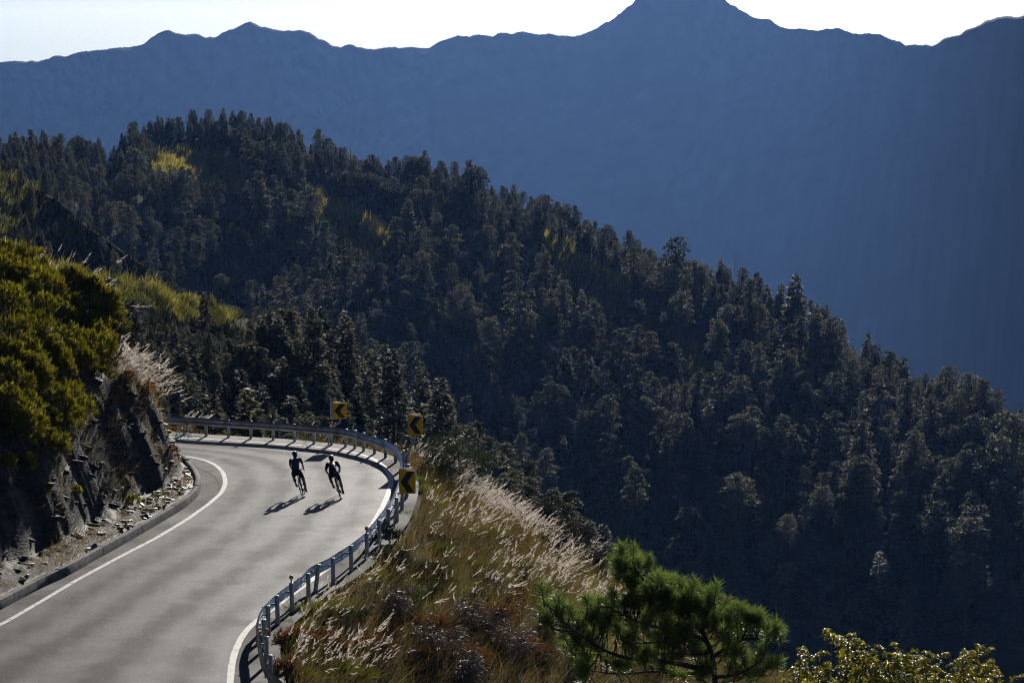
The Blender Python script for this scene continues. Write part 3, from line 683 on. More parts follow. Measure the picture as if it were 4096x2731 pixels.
# ------------------------------------------------------------------ chevron signs
def chevron_sign(label, base, foot_off, panel_c, w, h, yaw, back_yaw, back_shift, tilt=0.0):
    base = np.array(base); panel_c = np.array(panel_c)
    s = tag(empty('chevron_sign', tuple(base)), label, 'road sign', 'yellow chevron signs on the bend')
    pc = panel_c - base
    R = np.array(Matrix.Rotation(yaw, 3, 'Z') @ Matrix.Rotation(tilt, 3, 'X'))
    def place(mb, name, mat, par=None, RR=R, off=(0, 0, 0), tg=None):
        o = mb.build(name, mat, par or s); V = np.empty(len(o.data.vertices) * 3, np.float32); o.data.vertices.foreach_get('co', V)
        V = (V.reshape(-1, 3) + np.array(off)) @ RR.T + pc; o.data.vertices.foreach_set('co', V.astype(np.float32).ravel()); o.data.update(); return o
    # yellow plate with rounded corners, thin rim folded back
    def plate(w, h, r, y0, y1):
        c = []
        for cx_, cz_, a0 in ((w / 2 - r, h / 2 - r, 0), (-w / 2 + r, h / 2 - r, 90), (-w / 2 + r, -h / 2 + r, 180), (w / 2 - r, -h / 2 + r, 270)):
            for a in range(0, 91, 30): c.append((cx_ + r * math.cos(math.radians(a0 + a)), cz_ + r * math.sin(math.radians(a0 + a))))
        c = np.array(c); n = len(c); mb = MB()
        V = np.concatenate([np.stack([c[:, 0], np.full(n, y), c[:, 1]], -1) for y in (y0, y1)]); k = np.arange(n); k2 = (k + 1) % n
        mb.add(V, np.stack([k, k2, n + k2, n + k], -1))
        for y, fl in ((y0, 0), (y1, 1)):
            V = np.concatenate([np.stack([c[:, 0], np.full(n, y), c[:, 1]], -1), [[0, y, 0]]]); f = np.stack([k, k2, np.full(n, n)], -1)
            mb.add(V, f[:, ::-1] if fl else f)
        return mb
    pl = place(plate(w, h, 0.025, -0.012, 0.012), 'sign_plate', M['sign_yellow'])
    a, b = w * 0.46, h * 0.45
    pts = np.array([(0.40 * w, b), (-0.02 * w, b), (-a, 0), (-0.02 * w, -b), (0.40 * w, -b), (0.0 * w, 0)])
    V = np.concatenate([np.stack([pts[:, 0], np.full(6, y), pts[:, 1]], -1) for y in (-0.017, -0.0125)])
    mb = MB(); mb.add(V, [[0, 1, 2, 5], [2, 3, 4, 5], [0, 6, 7, 1], [1, 7, 8, 2], [2, 8, 9, 3], [3, 9, 10, 4], [4, 10, 11, 5], [5, 11, 6, 0]])
    tag(place(mb, 'chevron', M['sign_black'], pl), 'black arrowhead pointing left')
    mb = MB(); box(mb, (-w * .44, -0.0135, -h * .455), (0.03, 0.002, 0.022)); place(mb, 'maker_sticker', M['bolt'], pl)
    for z in (-h * .25, h * .25): mb = MB(); box(mb, (0, 0.022, z), (w * .8, 0.02, 0.03)); place(mb, 'stiffener', M['sign_back'], pl)
    RB = np.array(Matrix.Rotation(back_yaw, 3, 'Z') @ Matrix.Rotation(tilt, 3, 'X'))
    bp_ = place(plate(w, h, 0.025, -0.01, 0.01), 'back_plate', M['sign_back'], None, RB, back_shift)
    for z in (-h * .25, h * .25): mb = MB(); box(mb, (0, -0.018, z), (w * .8, 0.015, 0.03)); place(mb, 'stiffener', M['sign_back'], bp_, RB, back_shift)
    # cranked pole
    f = np.array([foot_off[0], foot_off[1], 0.0]); b = pc + np.array([0, 0.06, 0])
    low = np.array([b[0], b[1], b[2] - h / 2 - .10])
    path = [f + (0, 0, -.25), f + (0, 0, .25), f + (0, 0, .50), f * .85 + (0.15 * low[0], .15 * low[1], .66), 0.35 * f + 0.65 * low + np.array([0, 0, 0.0]), low + (0, 0, -.06), low + (0, 0, .05), b + (0, 0, h * .42)]
    path = [np.array(p) for p in path]; path[4][2] = max(.66 + (low[2] - .66) * .55, .5)
    P = smooth_line(np.array(path), 0.05, 5)
    tube(MB(), P, 0.030, 10).build('pole', M['post'], s)
    mb = MB(); ellipsoid(mb, b + (0, 0, h * .42), (.032, .032, .02), 10, 4); mb.build('pole_cap', M['post'], s)
    return s
def panel(xc, yc, Y): return at(xc, yc, Y)
b1 = gp(1314, 1779); chevron_sign('far left yellow chevron sign with grey back plate showing at its left', b1, (0, 0), panel(1361, 1643, b1[1] + .12), .53, .655, math.radians(2), math.radians(38), (-.10, .20, .03))
b2 = gp(1632, 1868); chevron_sign('upper right yellow chevron sign standing highest, against the dark trees', b2, (0, 0), panel(1662, 1700, b2[1] + .1), .55, .755, math.radians(-3), math.radians(26), (.02, .17, .045))
b3 = gp(1577, 2108); chevron_sign('nearest and largest yellow chevron sign, lowest of three, beside the silver grass', b3, (0, 0), panel(1631, 1927, b3[1] - .15), .545, .80, math.radians(-3), math.radians(24), (.02, .17, .06))

# ------------------------------------------------------------------ cyclists and bicycles (built upright, then leaned)
def remeshed(mb, name, voxel, smooth_it=6):
    me = mb.mesh(name); o = bpy.data.objects.new(name, me); COL.objects.link(o)
    r = o.modifiers.new('r', 'REMESH'); r.mode = 'VOXEL'; r.voxel_size = voxel; r.use_smooth_shade = True
    s = o.modifiers.new('s', 'SMOOTH'); s.iterations = smooth_it; s.factor = 0.5
    dg = bpy.context.evaluated_depsgraph_get(); me2 = bpy.data.meshes.new_from_object(o.evaluated_get(dg))
    bpy.data.objects.remove(o); me2.name = name; me2.materials.clear()
    return me2
def limb(mb, pts, rad, n=12, sub=5):
    pts = np.asarray(pts, float); rad = np.asarray(rad, float); k = len(pts)
    t = np.linspace(0, k - 1, (k - 1) * sub + 1)
    P = np.stack([np.interp(t, np.arange(k), pts[:, c]) for c in range(3)], -1); R = np.interp(t, np.arange(k), rad)
    tube(mb, P, R, n)
    for p, r in zip(pts, rad): ellipsoid(mb, p, (r, r, r), 10, 7)
def torus(mb, c, R, r, n=40, m=8, tint=.5):
    a = np.arange(n) * 2 * math.pi / n; b = np.arange(m) * 2 * math.pi / m
    V = np.stack([r * np.sin(b)[None] + 0 * a[:, None], (R + r * np.cos(b)[None]) * np.cos(a)[:, None], (R + r * np.cos(b)[None]) * np.sin(a)[:, None]], -1).reshape(-1, 3) + np.asarray(c)
    i = np.arange(n)[:, None]; j = np.arange(m)[None]
    mb.add(V, np.stack([i * m + j, ((i + 1) % n) * m + j, ((i + 1) % n) * m + (j + 1) % m, i * m + (j + 1) % m], -1).reshape(-1, 4), tint)
def bicycle(label, paint, accent, crank):
    b = tag(empty('bicycle'), label, 'bicycle', 'racing bicycles')
    RA, FA, BB = np.array([0, -.42, .335]), np.array([0, .57, .335]), np.array([0, 0, .27])
    ST, HT, HB = np.array([0, -.155, .80]), np.array([0, .40, .86]), np.array([0, .435, .72])
    mb = MB(); tube(mb, [BB, ST], .016, 10); tube(mb, [ST + (0, 0, -.03), HT], .015, 10); tube(mb, [BB, HB], .022, 10); tube(mb, [HT, HB], .022, 10)
    for s in (-1, 1):
        tube(mb, [BB + (s * .03, 0, 0), RA + (s * .06, 0, 0)], .010, 8); tube(mb, [ST + (s * .012, 0, -.06), RA + (s * .058, 0, 0)], .008, 8)
    fr = mb.build('frame', paint, b, True)
    mb = MB(); tube(mb, [ST, np.array([0, -.20, .93])], .0135, 8); mb.build('seat_post', M['black'], b)
    mb = MB()
    for s in (-1, 1): tube(mb, [HB + (s * .02, .01, -.02), HB + (s * .045, .03, -.1), FA + (s * .05, 0, 0)], [.016, .015, .009], 8)
    mb.build('fork', paint, b, True)
    n, m = 16, 10                                    # saddle: narrow nose, wide tail
    yy = np.linspace(-.33, -.07, n); wid = np.interp(yy, [-.33, -.28, -.2, -.12, -.07], [.03, .07, .045, .022, .008]); zz = np.interp(yy, [-.33, -.25, -.07], [.955, .965, .96])
    a = np.arange(m) * 2 * math.pi / m
    V = np.stack([wid[:, None] * np.cos(a), yy[:, None] + 0 * a, zz[:, None] + .018 * np.sin(a)], -1).reshape(-1, 3)
    i = np.arange(n - 1)[:, None] * m; j = np.arange(m)[None]; mb = MB(); mb.add(V, np.stack([i + j, i + (j + 1) % m, i + m + (j + 1) % m, i + m + j], -1).reshape(-1, 4))
    mb.add(V[:m], [list(range(m))]); mb.add(V[-m:], [list(range(m))[::-1]])
    mb.build('saddle', M['black'], b, True)
    mb = MB(); tube(mb, [HT + (0, -.01, .03), HT + (0, .10, .045)], .016, 8); mb.build('stem', M['black'], b)
    hb = MB(); P = [(-.20, .43, .80), (-.205, .50, .785), (-.205, .565, .82), (-.205, .57, .87), (-.20, .54, .905), (-.19, .50, .908), (0, .50, .908), (.19, .50, .908), (.20, .54, .905), (.205, .57, .87), (.205, .565, .82), (.205, .50, .785), (.20, .43, .80)]
    tube(hb, smooth_line(np.array(P, float), .02, 2), .0155, 8); h = hb.build('handlebar', M['black'], b, True)
    for s in (-1, 1):
        mb = MB(); limb(mb, [(s * .205, .54, .91), (s * .205, .60, .935), (s * .205, .615, .96)], [.018, .018, .014], 8, 2)
        tube(mb, [(s * .205, .605, .93), (s * .21, .625, .87), (s * .215, .61, .80)], .007, 6); mb.build('brake_lever', M['black'], h)
    for nm, C in (('rear_wheel', RA), ('front_wheel', FA)):
        w = bpy.data.objects.new('wheel', None); COL.objects.link(w); w.parent = b
        mb = MB(); torus(mb, C, .322, .0135, 48, 8); mb.build('tyre', M['rubber'], w, True)
        mb = MB(); torus(mb, C, .300, .011, 48, 6); mb.build('rim', M['black'], w, True)
        mb = MB()
        for k in range(20):
            a = k * 2 * math.pi / 20; tube(mb, [C + np.array([.03 * (1 if k % 2 else -1), .02 * math.cos(a + 1), .02 * math.sin(a + 1)]), C + np.array([0, .30 * math.cos(a), .30 * math.sin(a)])], .0018, 4, False)
        mb.build('spokes', M['chrome'], w)
        mb = MB(); tube(mb, [C + (-.055, 0, 0), C + (.055, 0, 0)], .02, 10); mb.build('hub', M['chrome'], w)
    mb = MB()
    for k, r in enumerate((.05, .044, .038, .032, .027)): tube(mb, [RA + (.030 + .005 * k, 0, 0), RA + (.033 + .005 * k, 0, 0)], r, 20)
    mb.build('cassette', M['chrome'], b)
    mb = MB(); tube(mb, [BB + (.045, 0, 0), BB + (.05, 0, 0)], .10, 28); mb.build('chainring', M['chrome'], b)
    mb = MB(); tube(mb, [BB + (.047, 0, .10), RA + (.045, 0, .045)], .004, 5); tube(mb, [BB + (.047, 0, -.10), RA + (.045, .02, -.10), RA + (.045, 0, -.05)], .004, 5); mb.build('chain', M['bolt'], b)
    mb = MB(); limb(mb, [RA + (.05, 0, -.02), RA + (.055, .03, -.10)], [.018, .015], 8, 2); mb.build('derailleur', M['black'], b)
    pd = []
    for s in (-1, 1):
        a = crank + (0 if s > 0 else math.pi); e = BB + np.array([s * .075, .17 * math.cos(a), .17 * math.sin(a)])
        mb = MB(); tube(mb, [BB + (s * .06, 0, 0), e], [.016, .011], 8); c = mb.build('crank', M['carbon'], b)
        mb = MB(); box(mb, e + (s * .05, 0, 0), (.07, .07, .018)); mb.build('pedal', M['black'], c); pd.append(e + np.array([s * .045, 0, .012]))
    for (p0, p1, c) in ((BB + (0, .05, .12), BB + (0, .16, .30), M['white']), (BB + (0, -.02, .14), BB + (0, -.075, .32), M['black'])):
        mb = MB(); v = unit(p1 - p0); tube(mb, [p0, p0 + v * .16, p0 + v * .175, p0 + v * .20], [.036, .036, .022, .02], 12); mb.build('bottle', c, b, True)
    mb = MB(); ellipsoid(mb, (0, -.205, .86), (.02, .018, .03), 10, 6); tag(mb.build('rear_light', accent, b), 'small light clipped to the seat post')
    return b, pd
def rider(label, pd, hip, sh, head, elbow, hand, tilt, jersey, shoe, extra, fists):
    """hip, sh, head, hand given in bicycle coordinates; tilt rolls the upper body back towards upright"""
    p = tag(empty('person'), label, 'person', 'cyclists riding away')
    Rt = np.array(Matrix.Rotation(tilt, 3, 'Y')); roll = lambda q, w=1.0: np.array(hip) + ((np.asarray(q, float) - np.array(hip)) @ Rt.T) * w + (np.asarray(q, float) - np.array(hip)) * (1 - w)
    hip = np.array(hip, float); S = roll(sh); Hd = roll(head); mid = (hip + S) / 2 + (0, -.045, .03)
    sd = roll(np.array(sh) + (.17, 0, 0)) - S
    hips = {s: hip + np.array([s * .085, 0, -.05]) for s in (-1, 1)}
    knees, ankles, toes = {}, {}, {}
    for s, q in ((-1, pd[0]), (1, pd[1])):
        an = q + np.array([s * .015, -.11, .10]); to = q + np.array([s * .015, .075, .02]); d = an - hips[s]; L1, L2 = .43, .42; dist = min(np.linalg.norm(d), .845)
        u = unit(d); a = (L1 ** 2 - L2 ** 2 + dist ** 2) / (2 * dist); hh = math.sqrt(max(L1 ** 2 - a * a, 1e-4)); f = np.array([s * .18, 1.0, .25]); f = unit(f - u * np.dot(f, u))
        knees[s] = hips[s] + u * a + f * hh; ankles[s] = an; toes[s] = to
    shd = {s: S + sd * s for s in (-1, 1)}
    elb = {s: roll(np.array(elbow) * (s, 1, 1), .6) for s in (-1, 1)}
    hnd = {s: np.array(hand, float) * (s, 1, 1) for s in (-1, 1)}
    B = MB()
    limb(B, [hip + (0, 0, -.02), mid, S + (0, 0, -.06)], [.135, .125, .13]); ellipsoid(B, S + (0, -.01, -.03), (.19, .10, .08), 14, 8)
    limb(B, [S + (0, .02, .01), Hd + (0, -.02, -.09)], [.062, .055])
    ellipsoid(B, Hd, (.078, .095, .115), 16, 12); ellipsoid(B, Hd + (0, .055, -.06), (.052, .055, .055), 12, 8)
    ellipsoid(B, Hd + (0, .105, -.02), (.014, .02, .026), 8, 6); ellipsoid(B, Hd + (0, .10, -.065), (.026, .012, .009), 8, 6)
    for s in (-1, 1):
        ellipsoid(B, Hd + (s * .08, -.005, -.015), (.011, .022, .032), 8, 6); ellipsoid(B, Hd + (s * .03, .088, .01), (.013, .01, .009), 8, 6)
        limb(B, [hips[s], .55 * hips[s] + .45 * knees[s], knees[s], .62 * knees[s] + .38 * ankles[s] + (0, -.02, 0), ankles[s]], [.092, .078, .056, .056, .036])
        limb(B, [ankles[s], toes[s]], [.038, .03])
        limb(B, [shd[s], .5 * (shd[s] + elb[s]), elb[s], .5 * (elb[s] + hnd[s]), hnd[s] + unit(elb[s] - hnd[s]) * .07], [.056, .047, .040, .036, .026])
        w = hnd[s] + unit(elb[s] - hnd[s]) * .05
        limb(B, [w, hnd[s] + (0, .02, .008)], [.028, .036])
        for k, (o, L) in enumerate(((-.030, .062), (-.010, .072), (.011, .067), (.031, .052))):   # four fingers curl over the bar
            r0 = hnd[s] + np.array([o * s, .035, .012] if fists == 'hood' else [0, .03 + .0, .012 + o])
            c1 = np.array([0, L * .55, -.006]); c2 = np.array([0, L * .55 + .008, -.035]); c3 = np.array([0, L * .15, -.05])
            if fists != 'hood': c1, c2, c3 = np.array([s * -.01, L * .5, 0]), np.array([s * -.038, L * .42, 0]), np.array([s * -.045, L * .05, 0])
            limb(B, [r0, r0 + c1, r0 + c2, r0 + c3], [.0105, .0095, .009, .008], 8, 2)
        t0 = hnd[s] + np.array([-s * .028, .0, .008]); limb(B, [t0, t0 + (-s * .022, .028, -.008), t0 + (-s * .012, .055, -.022)], [.013, .0105, .009], 8, 2)
    link('body', remeshed(B, 'body', .011, 5), M['skin'], p)
    J = MB()
    limb(J, [hip + (0, -.01, .06), mid, S + (0, 0, -.06)], [.148, .140, .145]); ellipsoid(J, S + (0, -.01, -.03), (.203, .113, .092), 14, 8)
    limb(J, [S + (0, .0, .01), S + (0, .02, .05)], [.075, .066])
    for s in (-1, 1): limb(J, [shd[s], .5 * (shd[s] + elb[s]), .25 * shd[s] + .75 * elb[s]], [.068, .060, .054])
    j = link('jersey', remeshed(J, 'jersey', .014, 4), jersey, p)
    if extra:                                        # stuffed rear pockets with pale edging
        mb = MB(); bk = .72 * hip + .28 * S + np.array([0, -.155, .03])
        for o in (-.09, 0, .09): limb(mb, [bk + (o, -.0, -.04), bk + (o * .95, .012, .07)], [.034, .03], 8, 2)
        link('pocket', remeshed(mb, 'pocket', .012, 4), jersey, j)
        mb = MB(); e = .40 * hip + .60 * S + np.array([0, -.165, .045])
        tube(mb, smooth_line(np.array([e + (-.11, .02, -.04), e + (0, 0, .03), e + (.13, .03, -.09)]), .02, 2), .008, 6); tag(mb.build('trim', M['pale_trim'], j), 'pale curved piping across the back')
    Sx = MB()
    limb(Sx, [hip + (0, -.02, -.03), hip + (0, -.01, .06)], [.152, .142])
    for s in (-1, 1): limb(Sx, [hips[s], .45 * hips[s] + .55 * knees[s], .2 * hips[s] + .8 * knees[s]], [.108, .088, .072])
    link('shorts', remeshed(Sx, 'shorts', .014, 4), M['lycra'], p)
    for s in (-1, 1):
        mb = MB(); limb(mb, [.55 * knees[s] + .45 * ankles[s] + (0, -.015, 0), .2 * knees[s] + .8 * ankles[s], ankles[s]], [.058, .044, .042]); link('sock', remeshed(mb, 'sock', .012, 3), M['lycra'], p)
        mb = MB(); limb(mb, [ankles[s] + (0, -.03, -.045), .5 * (ankles[s] + toes[s]) + (0, 0, -.015), toes[s]], [.046, .046, .040]); limb(mb, [ankles[s] + (0, 0, .01), toes[s] + (0, -.02, .015)], [.044, .036])
        sh_ = link('shoe', remeshed(mb, 'shoe', .011, 3), shoe, p)
        mb = MB(); box(mb, .5 * (ankles[s] + toes[s]) + (0, -.0, -.068), (.075, .25, .016), np.array(Matrix.Rotation(-.33, 3, 'X')), .9); mb.build('sole', M['black'], sh_)
    # helmet: a shell with raised ribs and open slots between them
    hm = MB(); c = Hd + (0, -.005, .045); n, m = 28, 9
    th = np.linspace(0, math.pi * .52, m); ph = np.arange(n) * 2 * math.pi / n
    rib = .93 + .10 * (np.cos(ph * 1.0) ** 0) * (0.5 + 0.5 * np.cos(7 * ph))[None] * np.sin(th)[:, None]
    V = np.stack([.102 * np.sin(th)[:, None] * np.cos(ph) * rib, .135 * np.sin(th)[:, None] * np.sin(ph) * rib, .105 * np.cos(th)[:, None] * (.97 + .03 * rib)], -1)
    V[..., 2] += .02 * V[..., 1]; V = V.reshape(-1, 3) + c; i = np.arange(m - 1)[:, None] * n; k = np.arange(n)[None]
    hm.add(V, np.stack([i + k, i + n + k, i + n + (k + 1) % n, i + (k + 1) % n], -1).reshape(-1, 4)); hm.add(V[-n:] * 1.0, [list(range(n))[::-1]])
    he = hm.build('helmet', M['black'], p, True)
    for x in (-.045, -.015, .015, .045):
        mb = MB(); a = np.linspace(-.9, 1.0, 9); P = np.stack([np.full(9, x) * np.cos(a * .6), .138 * np.sin(a), .108 * np.cos(a) * math.sqrt(1 - (x / .105) ** 2)], -1) + c
        tube(mb, P, .0075, 6); mb.build('rib', M['bolt'] if abs(x) < .02 else M['black'], he)
    mb = MB(); 
    for s in (-1, 1): tube(mb, [c + (s * .08, 0, -.01), Hd + (s * .075, .02, -.07), Hd + (0, .06, -.115)], .005, 5)
    mb.build('chin_strap', M['black'], he)
    mb = MB(); ellipsoid(mb, Hd + (0, -.035, -.01), (.081, .075, .075), 12, 8); mb.build('hair', M['hair'], p, True)
    return p
def put_pair(b, p, cx_, cy_, head, lean_):
    # the contact line of the tyres stays on the road
    Mx = Matrix.Translation(Vector((cx_, cy_, 0.0))) @ Matrix.Rotation(head, 4, 'Z') @ Matrix.Translation(Vector((0, .42, .0))) @ Matrix.Rotation(lean_, 4, 'Y')
    for o in (b, p): o.matrix_world = Mx
LEAN = -math.radians(16)
q = gp(1213, 1990)
b, pd = bicycle('black racing bicycle ridden by the left cyclist, leaning into the bend', M['carbon'], M['black'], math.radians(-62))
p = rider('left cyclist sitting more upright, navy jersey, black shorts, white shoes', pd, (0, -.20, 1.0), (0, .13, 1.36), (0, .24, 1.53), (.225, .33, 1.17), (.205, .555, .975), math.radians(9), M['jersey'], M['white'], False, 'hood')
put_pair(b, p, q[0], q[1], math.radians(0), LEAN)
q = gp(1364, 1997)
b, pd = bicycle('black racing bicycle ridden by the right cyclist, yellow light on the seat post', M['carbon'], M['amber'], math.radians(-70))
p = rider('right cyclist crouched low over the drops, dark jersey with stuffed pockets, black shoes', pd, (0, -.20, 1.0), (0, .24, 1.27), (0, .37, 1.42), (.26, .32, 1.05), (.21, .50, .84), math.radians(8), M['jersey2'], M['black'], True, 'drop')
put_pair(b, p, q[0], q[1], math.radians(4), LEAN)

# ------------------------------------------------------------------ conifers: prototypes 10 m tall, trunk and crown
def trunk_mesh(h, r0, seed, dead=False):
    g = np.random.default_rng(seed); mb = MB(); n = 9; z = np.linspace(-0.8, h, n)
    wob = np.cumsum(g.normal(0, .05, (n, 2)), 0) * (z[:, None] > 0)
    tube(mb, np.concatenate([wob, z[:, None]], 1), r0 * (1 - .93 * np.clip(z / h, 0, 1) ** 1.1), 7)
    if dead:
        for k in range(14):
            zz = g.uniform(.35, .97) * h; a = g.uniform(0, 6.28); L = g.uniform(.3, 1.3) * (1.1 - zz / h) + .2
            tube(mb, [[0, 0, zz], [math.cos(a) * L, math.sin(a) * L, zz + g.uniform(-.1, .35)]], [.05, .015], 4)
    return mb
def fir_crown(h, R, seed, z0=.10, lv=30, nb=8, dense=1.0, droop=.25):
    g = np.random.default_rng(seed); C = []; D = []; N = []; T = []; L = []
    for k in range(lv):
        f = k / (lv - 1); z = (z0 + (0.985 - z0) * f ** .92) * h
        env = R * (1 - f) ** .72 * (1 - .35 * math.exp(-f * 14)) + .10
        for b in range(nb if f < .8 else max(4, nb - 3)):
            a = g.uniform(0, 6.283); ln = env * g.uniform(.62, 1.12); m = max(2, int(dense * (2 + ln * 5)))
            for s in np.linspace(.18, 1, m):
                r = ln * s; zz = z - droop * r * (1.1 - .55 * s) + g.normal(0, .05); c = np.array([math.cos(a) * r, math.sin(a) * r, zz])
                for q in range(3):
                    aa = a + g.normal(0, .75); d = np.array([math.cos(aa), math.sin(aa), g.normal(.10, .22)])
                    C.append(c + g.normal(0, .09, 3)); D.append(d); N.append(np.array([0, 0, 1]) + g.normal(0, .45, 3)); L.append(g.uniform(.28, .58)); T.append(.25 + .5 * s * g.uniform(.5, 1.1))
    mb = MB(); L = np.array(L); kites(mb, np.array(C), np.array(D), np.array(N), L, L * .55, np.clip(T, 0, 1)); return mb
def hemlock_crown(h, R, seed, z0=.30, pads=26, per=130, flat=.34, topw=.55):
    g = np.random.default_rng(seed); mb = MB(); br = MB()
    for k in range(pads):
        f = (k + g.uniform(0, .9)) / pads; z = (z0 + (1 - z0) * f) * h
        env = R * (topw + (1 - topw) * (1 - f) ** .8) * math.sin(math.pi * min(1, .22 + .80 * (1 - f) + .0)) ** .6 if f < .93 else R * .35
        a = k * 2.4 + g.normal(0, .5); r = env * g.uniform(.35, .95); pr = env * g.uniform(.26, .50) + .2
        c = np.array([math.cos(a) * r, math.sin(a) * r, z - .10 * r]); n = int(per * (pr / (R * .5)) ** 1.3) + 30
        u = unit(g.normal(0, 1, (n, 3))); u[:, 2] = np.abs(u[:, 2]) * np.where(g.random(n) < .78, 1, -.6); rad = g.uniform(.35, 1.05, n) ** .6
        p = c + u * rad[:, None] * np.array([pr, pr, pr * flat]); p[:, 2] -= .22 * ((p[:, 0] - c[0]) ** 2 + (p[:, 1] - c[1]) ** 2) / pr
        d = u * (1, 1, .3) + g.normal(0, .35, (n, 3)); L = g.uniform(.2, .42, n)
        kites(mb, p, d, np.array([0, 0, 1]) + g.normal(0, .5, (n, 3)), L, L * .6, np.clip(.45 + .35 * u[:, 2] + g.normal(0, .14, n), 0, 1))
        br.v or None
        tube(br, [[0, 0, z - .25 * r - .2], c * (.55, .55, 1), c], [.07, .05, .02], 4, False)
    return mb, br
PROTO = []
for k, (h, R, z0, lv, nb, dr) in enumerate(((10, 2.1, .06, 30, 8, .25), (10, 1.65, .12, 30, 7, .30), (10, 2.5, .05, 26, 9, .18))):
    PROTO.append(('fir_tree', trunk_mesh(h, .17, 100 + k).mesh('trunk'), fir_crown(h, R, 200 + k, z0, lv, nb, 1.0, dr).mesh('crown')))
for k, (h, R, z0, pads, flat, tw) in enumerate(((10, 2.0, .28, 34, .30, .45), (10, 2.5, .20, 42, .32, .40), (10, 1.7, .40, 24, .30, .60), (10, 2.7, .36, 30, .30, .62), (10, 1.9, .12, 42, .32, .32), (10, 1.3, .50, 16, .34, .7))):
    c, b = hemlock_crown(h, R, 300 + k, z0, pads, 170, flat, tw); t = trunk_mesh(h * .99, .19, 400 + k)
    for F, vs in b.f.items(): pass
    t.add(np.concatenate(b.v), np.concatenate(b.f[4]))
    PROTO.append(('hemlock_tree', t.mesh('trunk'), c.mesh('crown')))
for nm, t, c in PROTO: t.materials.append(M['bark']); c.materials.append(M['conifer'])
def plant(k, p, hgt, yaw, wide=1.0):
    nm, t, c = PROTO[k]; e = empty(nm, tuple(p), (rng.normal(0, .02), rng.normal(0, .02), yaw), (hgt / 10 * wide, hgt / 10 * wide, hgt / 10))
    link('trunk', t, None, e); link('crown', c, None, e); return e
def in_any(x, y, polys):
    r = np.zeros(np.shape(x), bool)
    for q in polys: r |= inside(np.asarray(x, float), np.asarray(y, float), np.array(q, float) * DS)
    return r
def spread(P, mind, keep=None):
    """thin random points so that none stand closer than mind"""
    cell = {}; out = []
    for i, p in enumerate(P):
        m = mind[i] if hasattr(mind, '__len__') else mind
        a, b = int(p[0] // 8), int(p[1] // 8); ok = True
        for u in (-1, 0, 1):
            for v in (-1, 0, 1):
                for j in cell.get((a + u, b + v), ()):
                    if (P[j][0] - p[0]) ** 2 + (P[j][1] - p[1]) ** 2 < m * m: ok = False; break
                if not ok: break
            if not ok: break
        if ok: cell.setdefault((a, b), []).append(i); out.append(i)
    return np.array(out, int)
# open grass on the forested hill (photo places, at 2352 px)
OPEN = [[(330, 345), (430, 338), (520, 358), (580, 395), (565, 425), (500, 400), (430, 380), (360, 372)],
        [(690, 450), (760, 474), (830, 508), (905, 560), (930, 592), (890, 596), (820, 556), (740, 508)],
        [(1250, 552), (1300, 584), (1360, 624), (1420, 660), (1470, 698), (1445, 718), (1380, 692), (1310, 648), (1258, 598)],
        [(1540, 780), (1600, 802), (1645, 850), (1600, 850)], [(1720, 722), (1760, 742), (1780, 775), (1745, 765)]]
x, t, P = hill.sample(30000, -420, 2650, 0.0, 0.92)
xc, tc_, Pc = hill.sample(6000, -420, 2650, 0.0, 0.05); x = np.r_[xc, x]; t = np.r_[tc_, t]; P = np.concatenate([Pc, P])
sx, sy = proj(P)
ok = ~in_any(sx, sy, OPEN) & ~((sx < 330 * DS) & (sy > 640 * DS))
x, t, P, sx, sy = x[ok], t[ok], P[ok], sx[ok], sy[ok]
dens = 2.9 + 1.3 * fbm(sx / 500, sy / 400, 3, 77) + 0.3 * (sx > 1500 * DS)
dens = np.where(t < .05, 2.3, dens); pick = spread(P, dens); x, t, P, sx, sy = x[pick], t[pick], P[pick], sx[pick], sy[pick]
n = len(P)
leftfir = (sx < 250 * DS) | ((t < .05) & (sx < 520 * DS))
right = sx > 1450 * DS
kind = rng.choice([3, 4, 5, 6, 7, 8, 0, 1], n, p=[.18, .17, .14, .13, .16, .10, .07, .05])
kind = np.where(right & (rng.random(n) < .4), rng.choice([4, 6, 7], n), kind)
kind = np.where(t < .05, rng.choice([2, 4, 6, 3, 0, 4], n), kind)
kind = np.where(leftfir, rng.choice([0, 2, 0, 7, 4], n), kind)
hh = rng.gamma(12, 8.6 / 12, n) * np.where(right, 1.1, 1.0) * np.where(t < .045, .75, 1.0)
hh = np.where((sx < 235 * DS) & (t < .2), rng.uniform(7.0, 9.5, n), hh); hh = np.where((sx > 300 * DS) & (sx < 660 * DS) & (t < .05), rng.uniform(6.5, 9.0, n), hh)
# crest trees stand apart against the far slope
HID = np.array([(0, 470), (60, 500), (130, 560), (260, 670), (420, 720), (560, 700), (700, 690), (800, 750), (900, 800), (1010, 870), (1080, 940), (1200, 1020), (1320, 1110), (1400, 1180), (1430, 1260), (1500, 1340), (1640, 1440), (1800, 1500), (1860, 1440), (2000, 1480), (2352, 1570)], float) * DS
top = P + np.stack([0 * hh, 0 * hh, hh], -1); tx, ty = proj(top)
hp = hh * FPX / P[:, 1]; keep = ~(in_any(sx, sy - .3 * hp, OPEN) | in_any(sx, sy - .6 * hp, OPEN) | in_any(sx, sy - .9 * hp, OPEN) | ((t > .06) & (in_any(sx, sy + 30, OPEN) | in_any(sx - 8, sy + 65, OPEN) | in_any(sx - 14, sy + 100, OPEN[1:4]))))
x, t, P, sx, sy, hh, kind, tx, ty = [q[keep] for q in (x, t, P, sx, sy, hh, kind, tx, ty)]; n = len(P)
vis = (tx > 4) & (tx < 4092) & (ty < np.interp(tx, HID[:, 0], HID[:, 1]) - 10)
size = hh * FPX / P[:, 1] * (1 + .25 * (t < .04)) + rng.normal(0, 8, n)
order = np.argsort(-np.where(vis, size, -1e9)); NB = 150
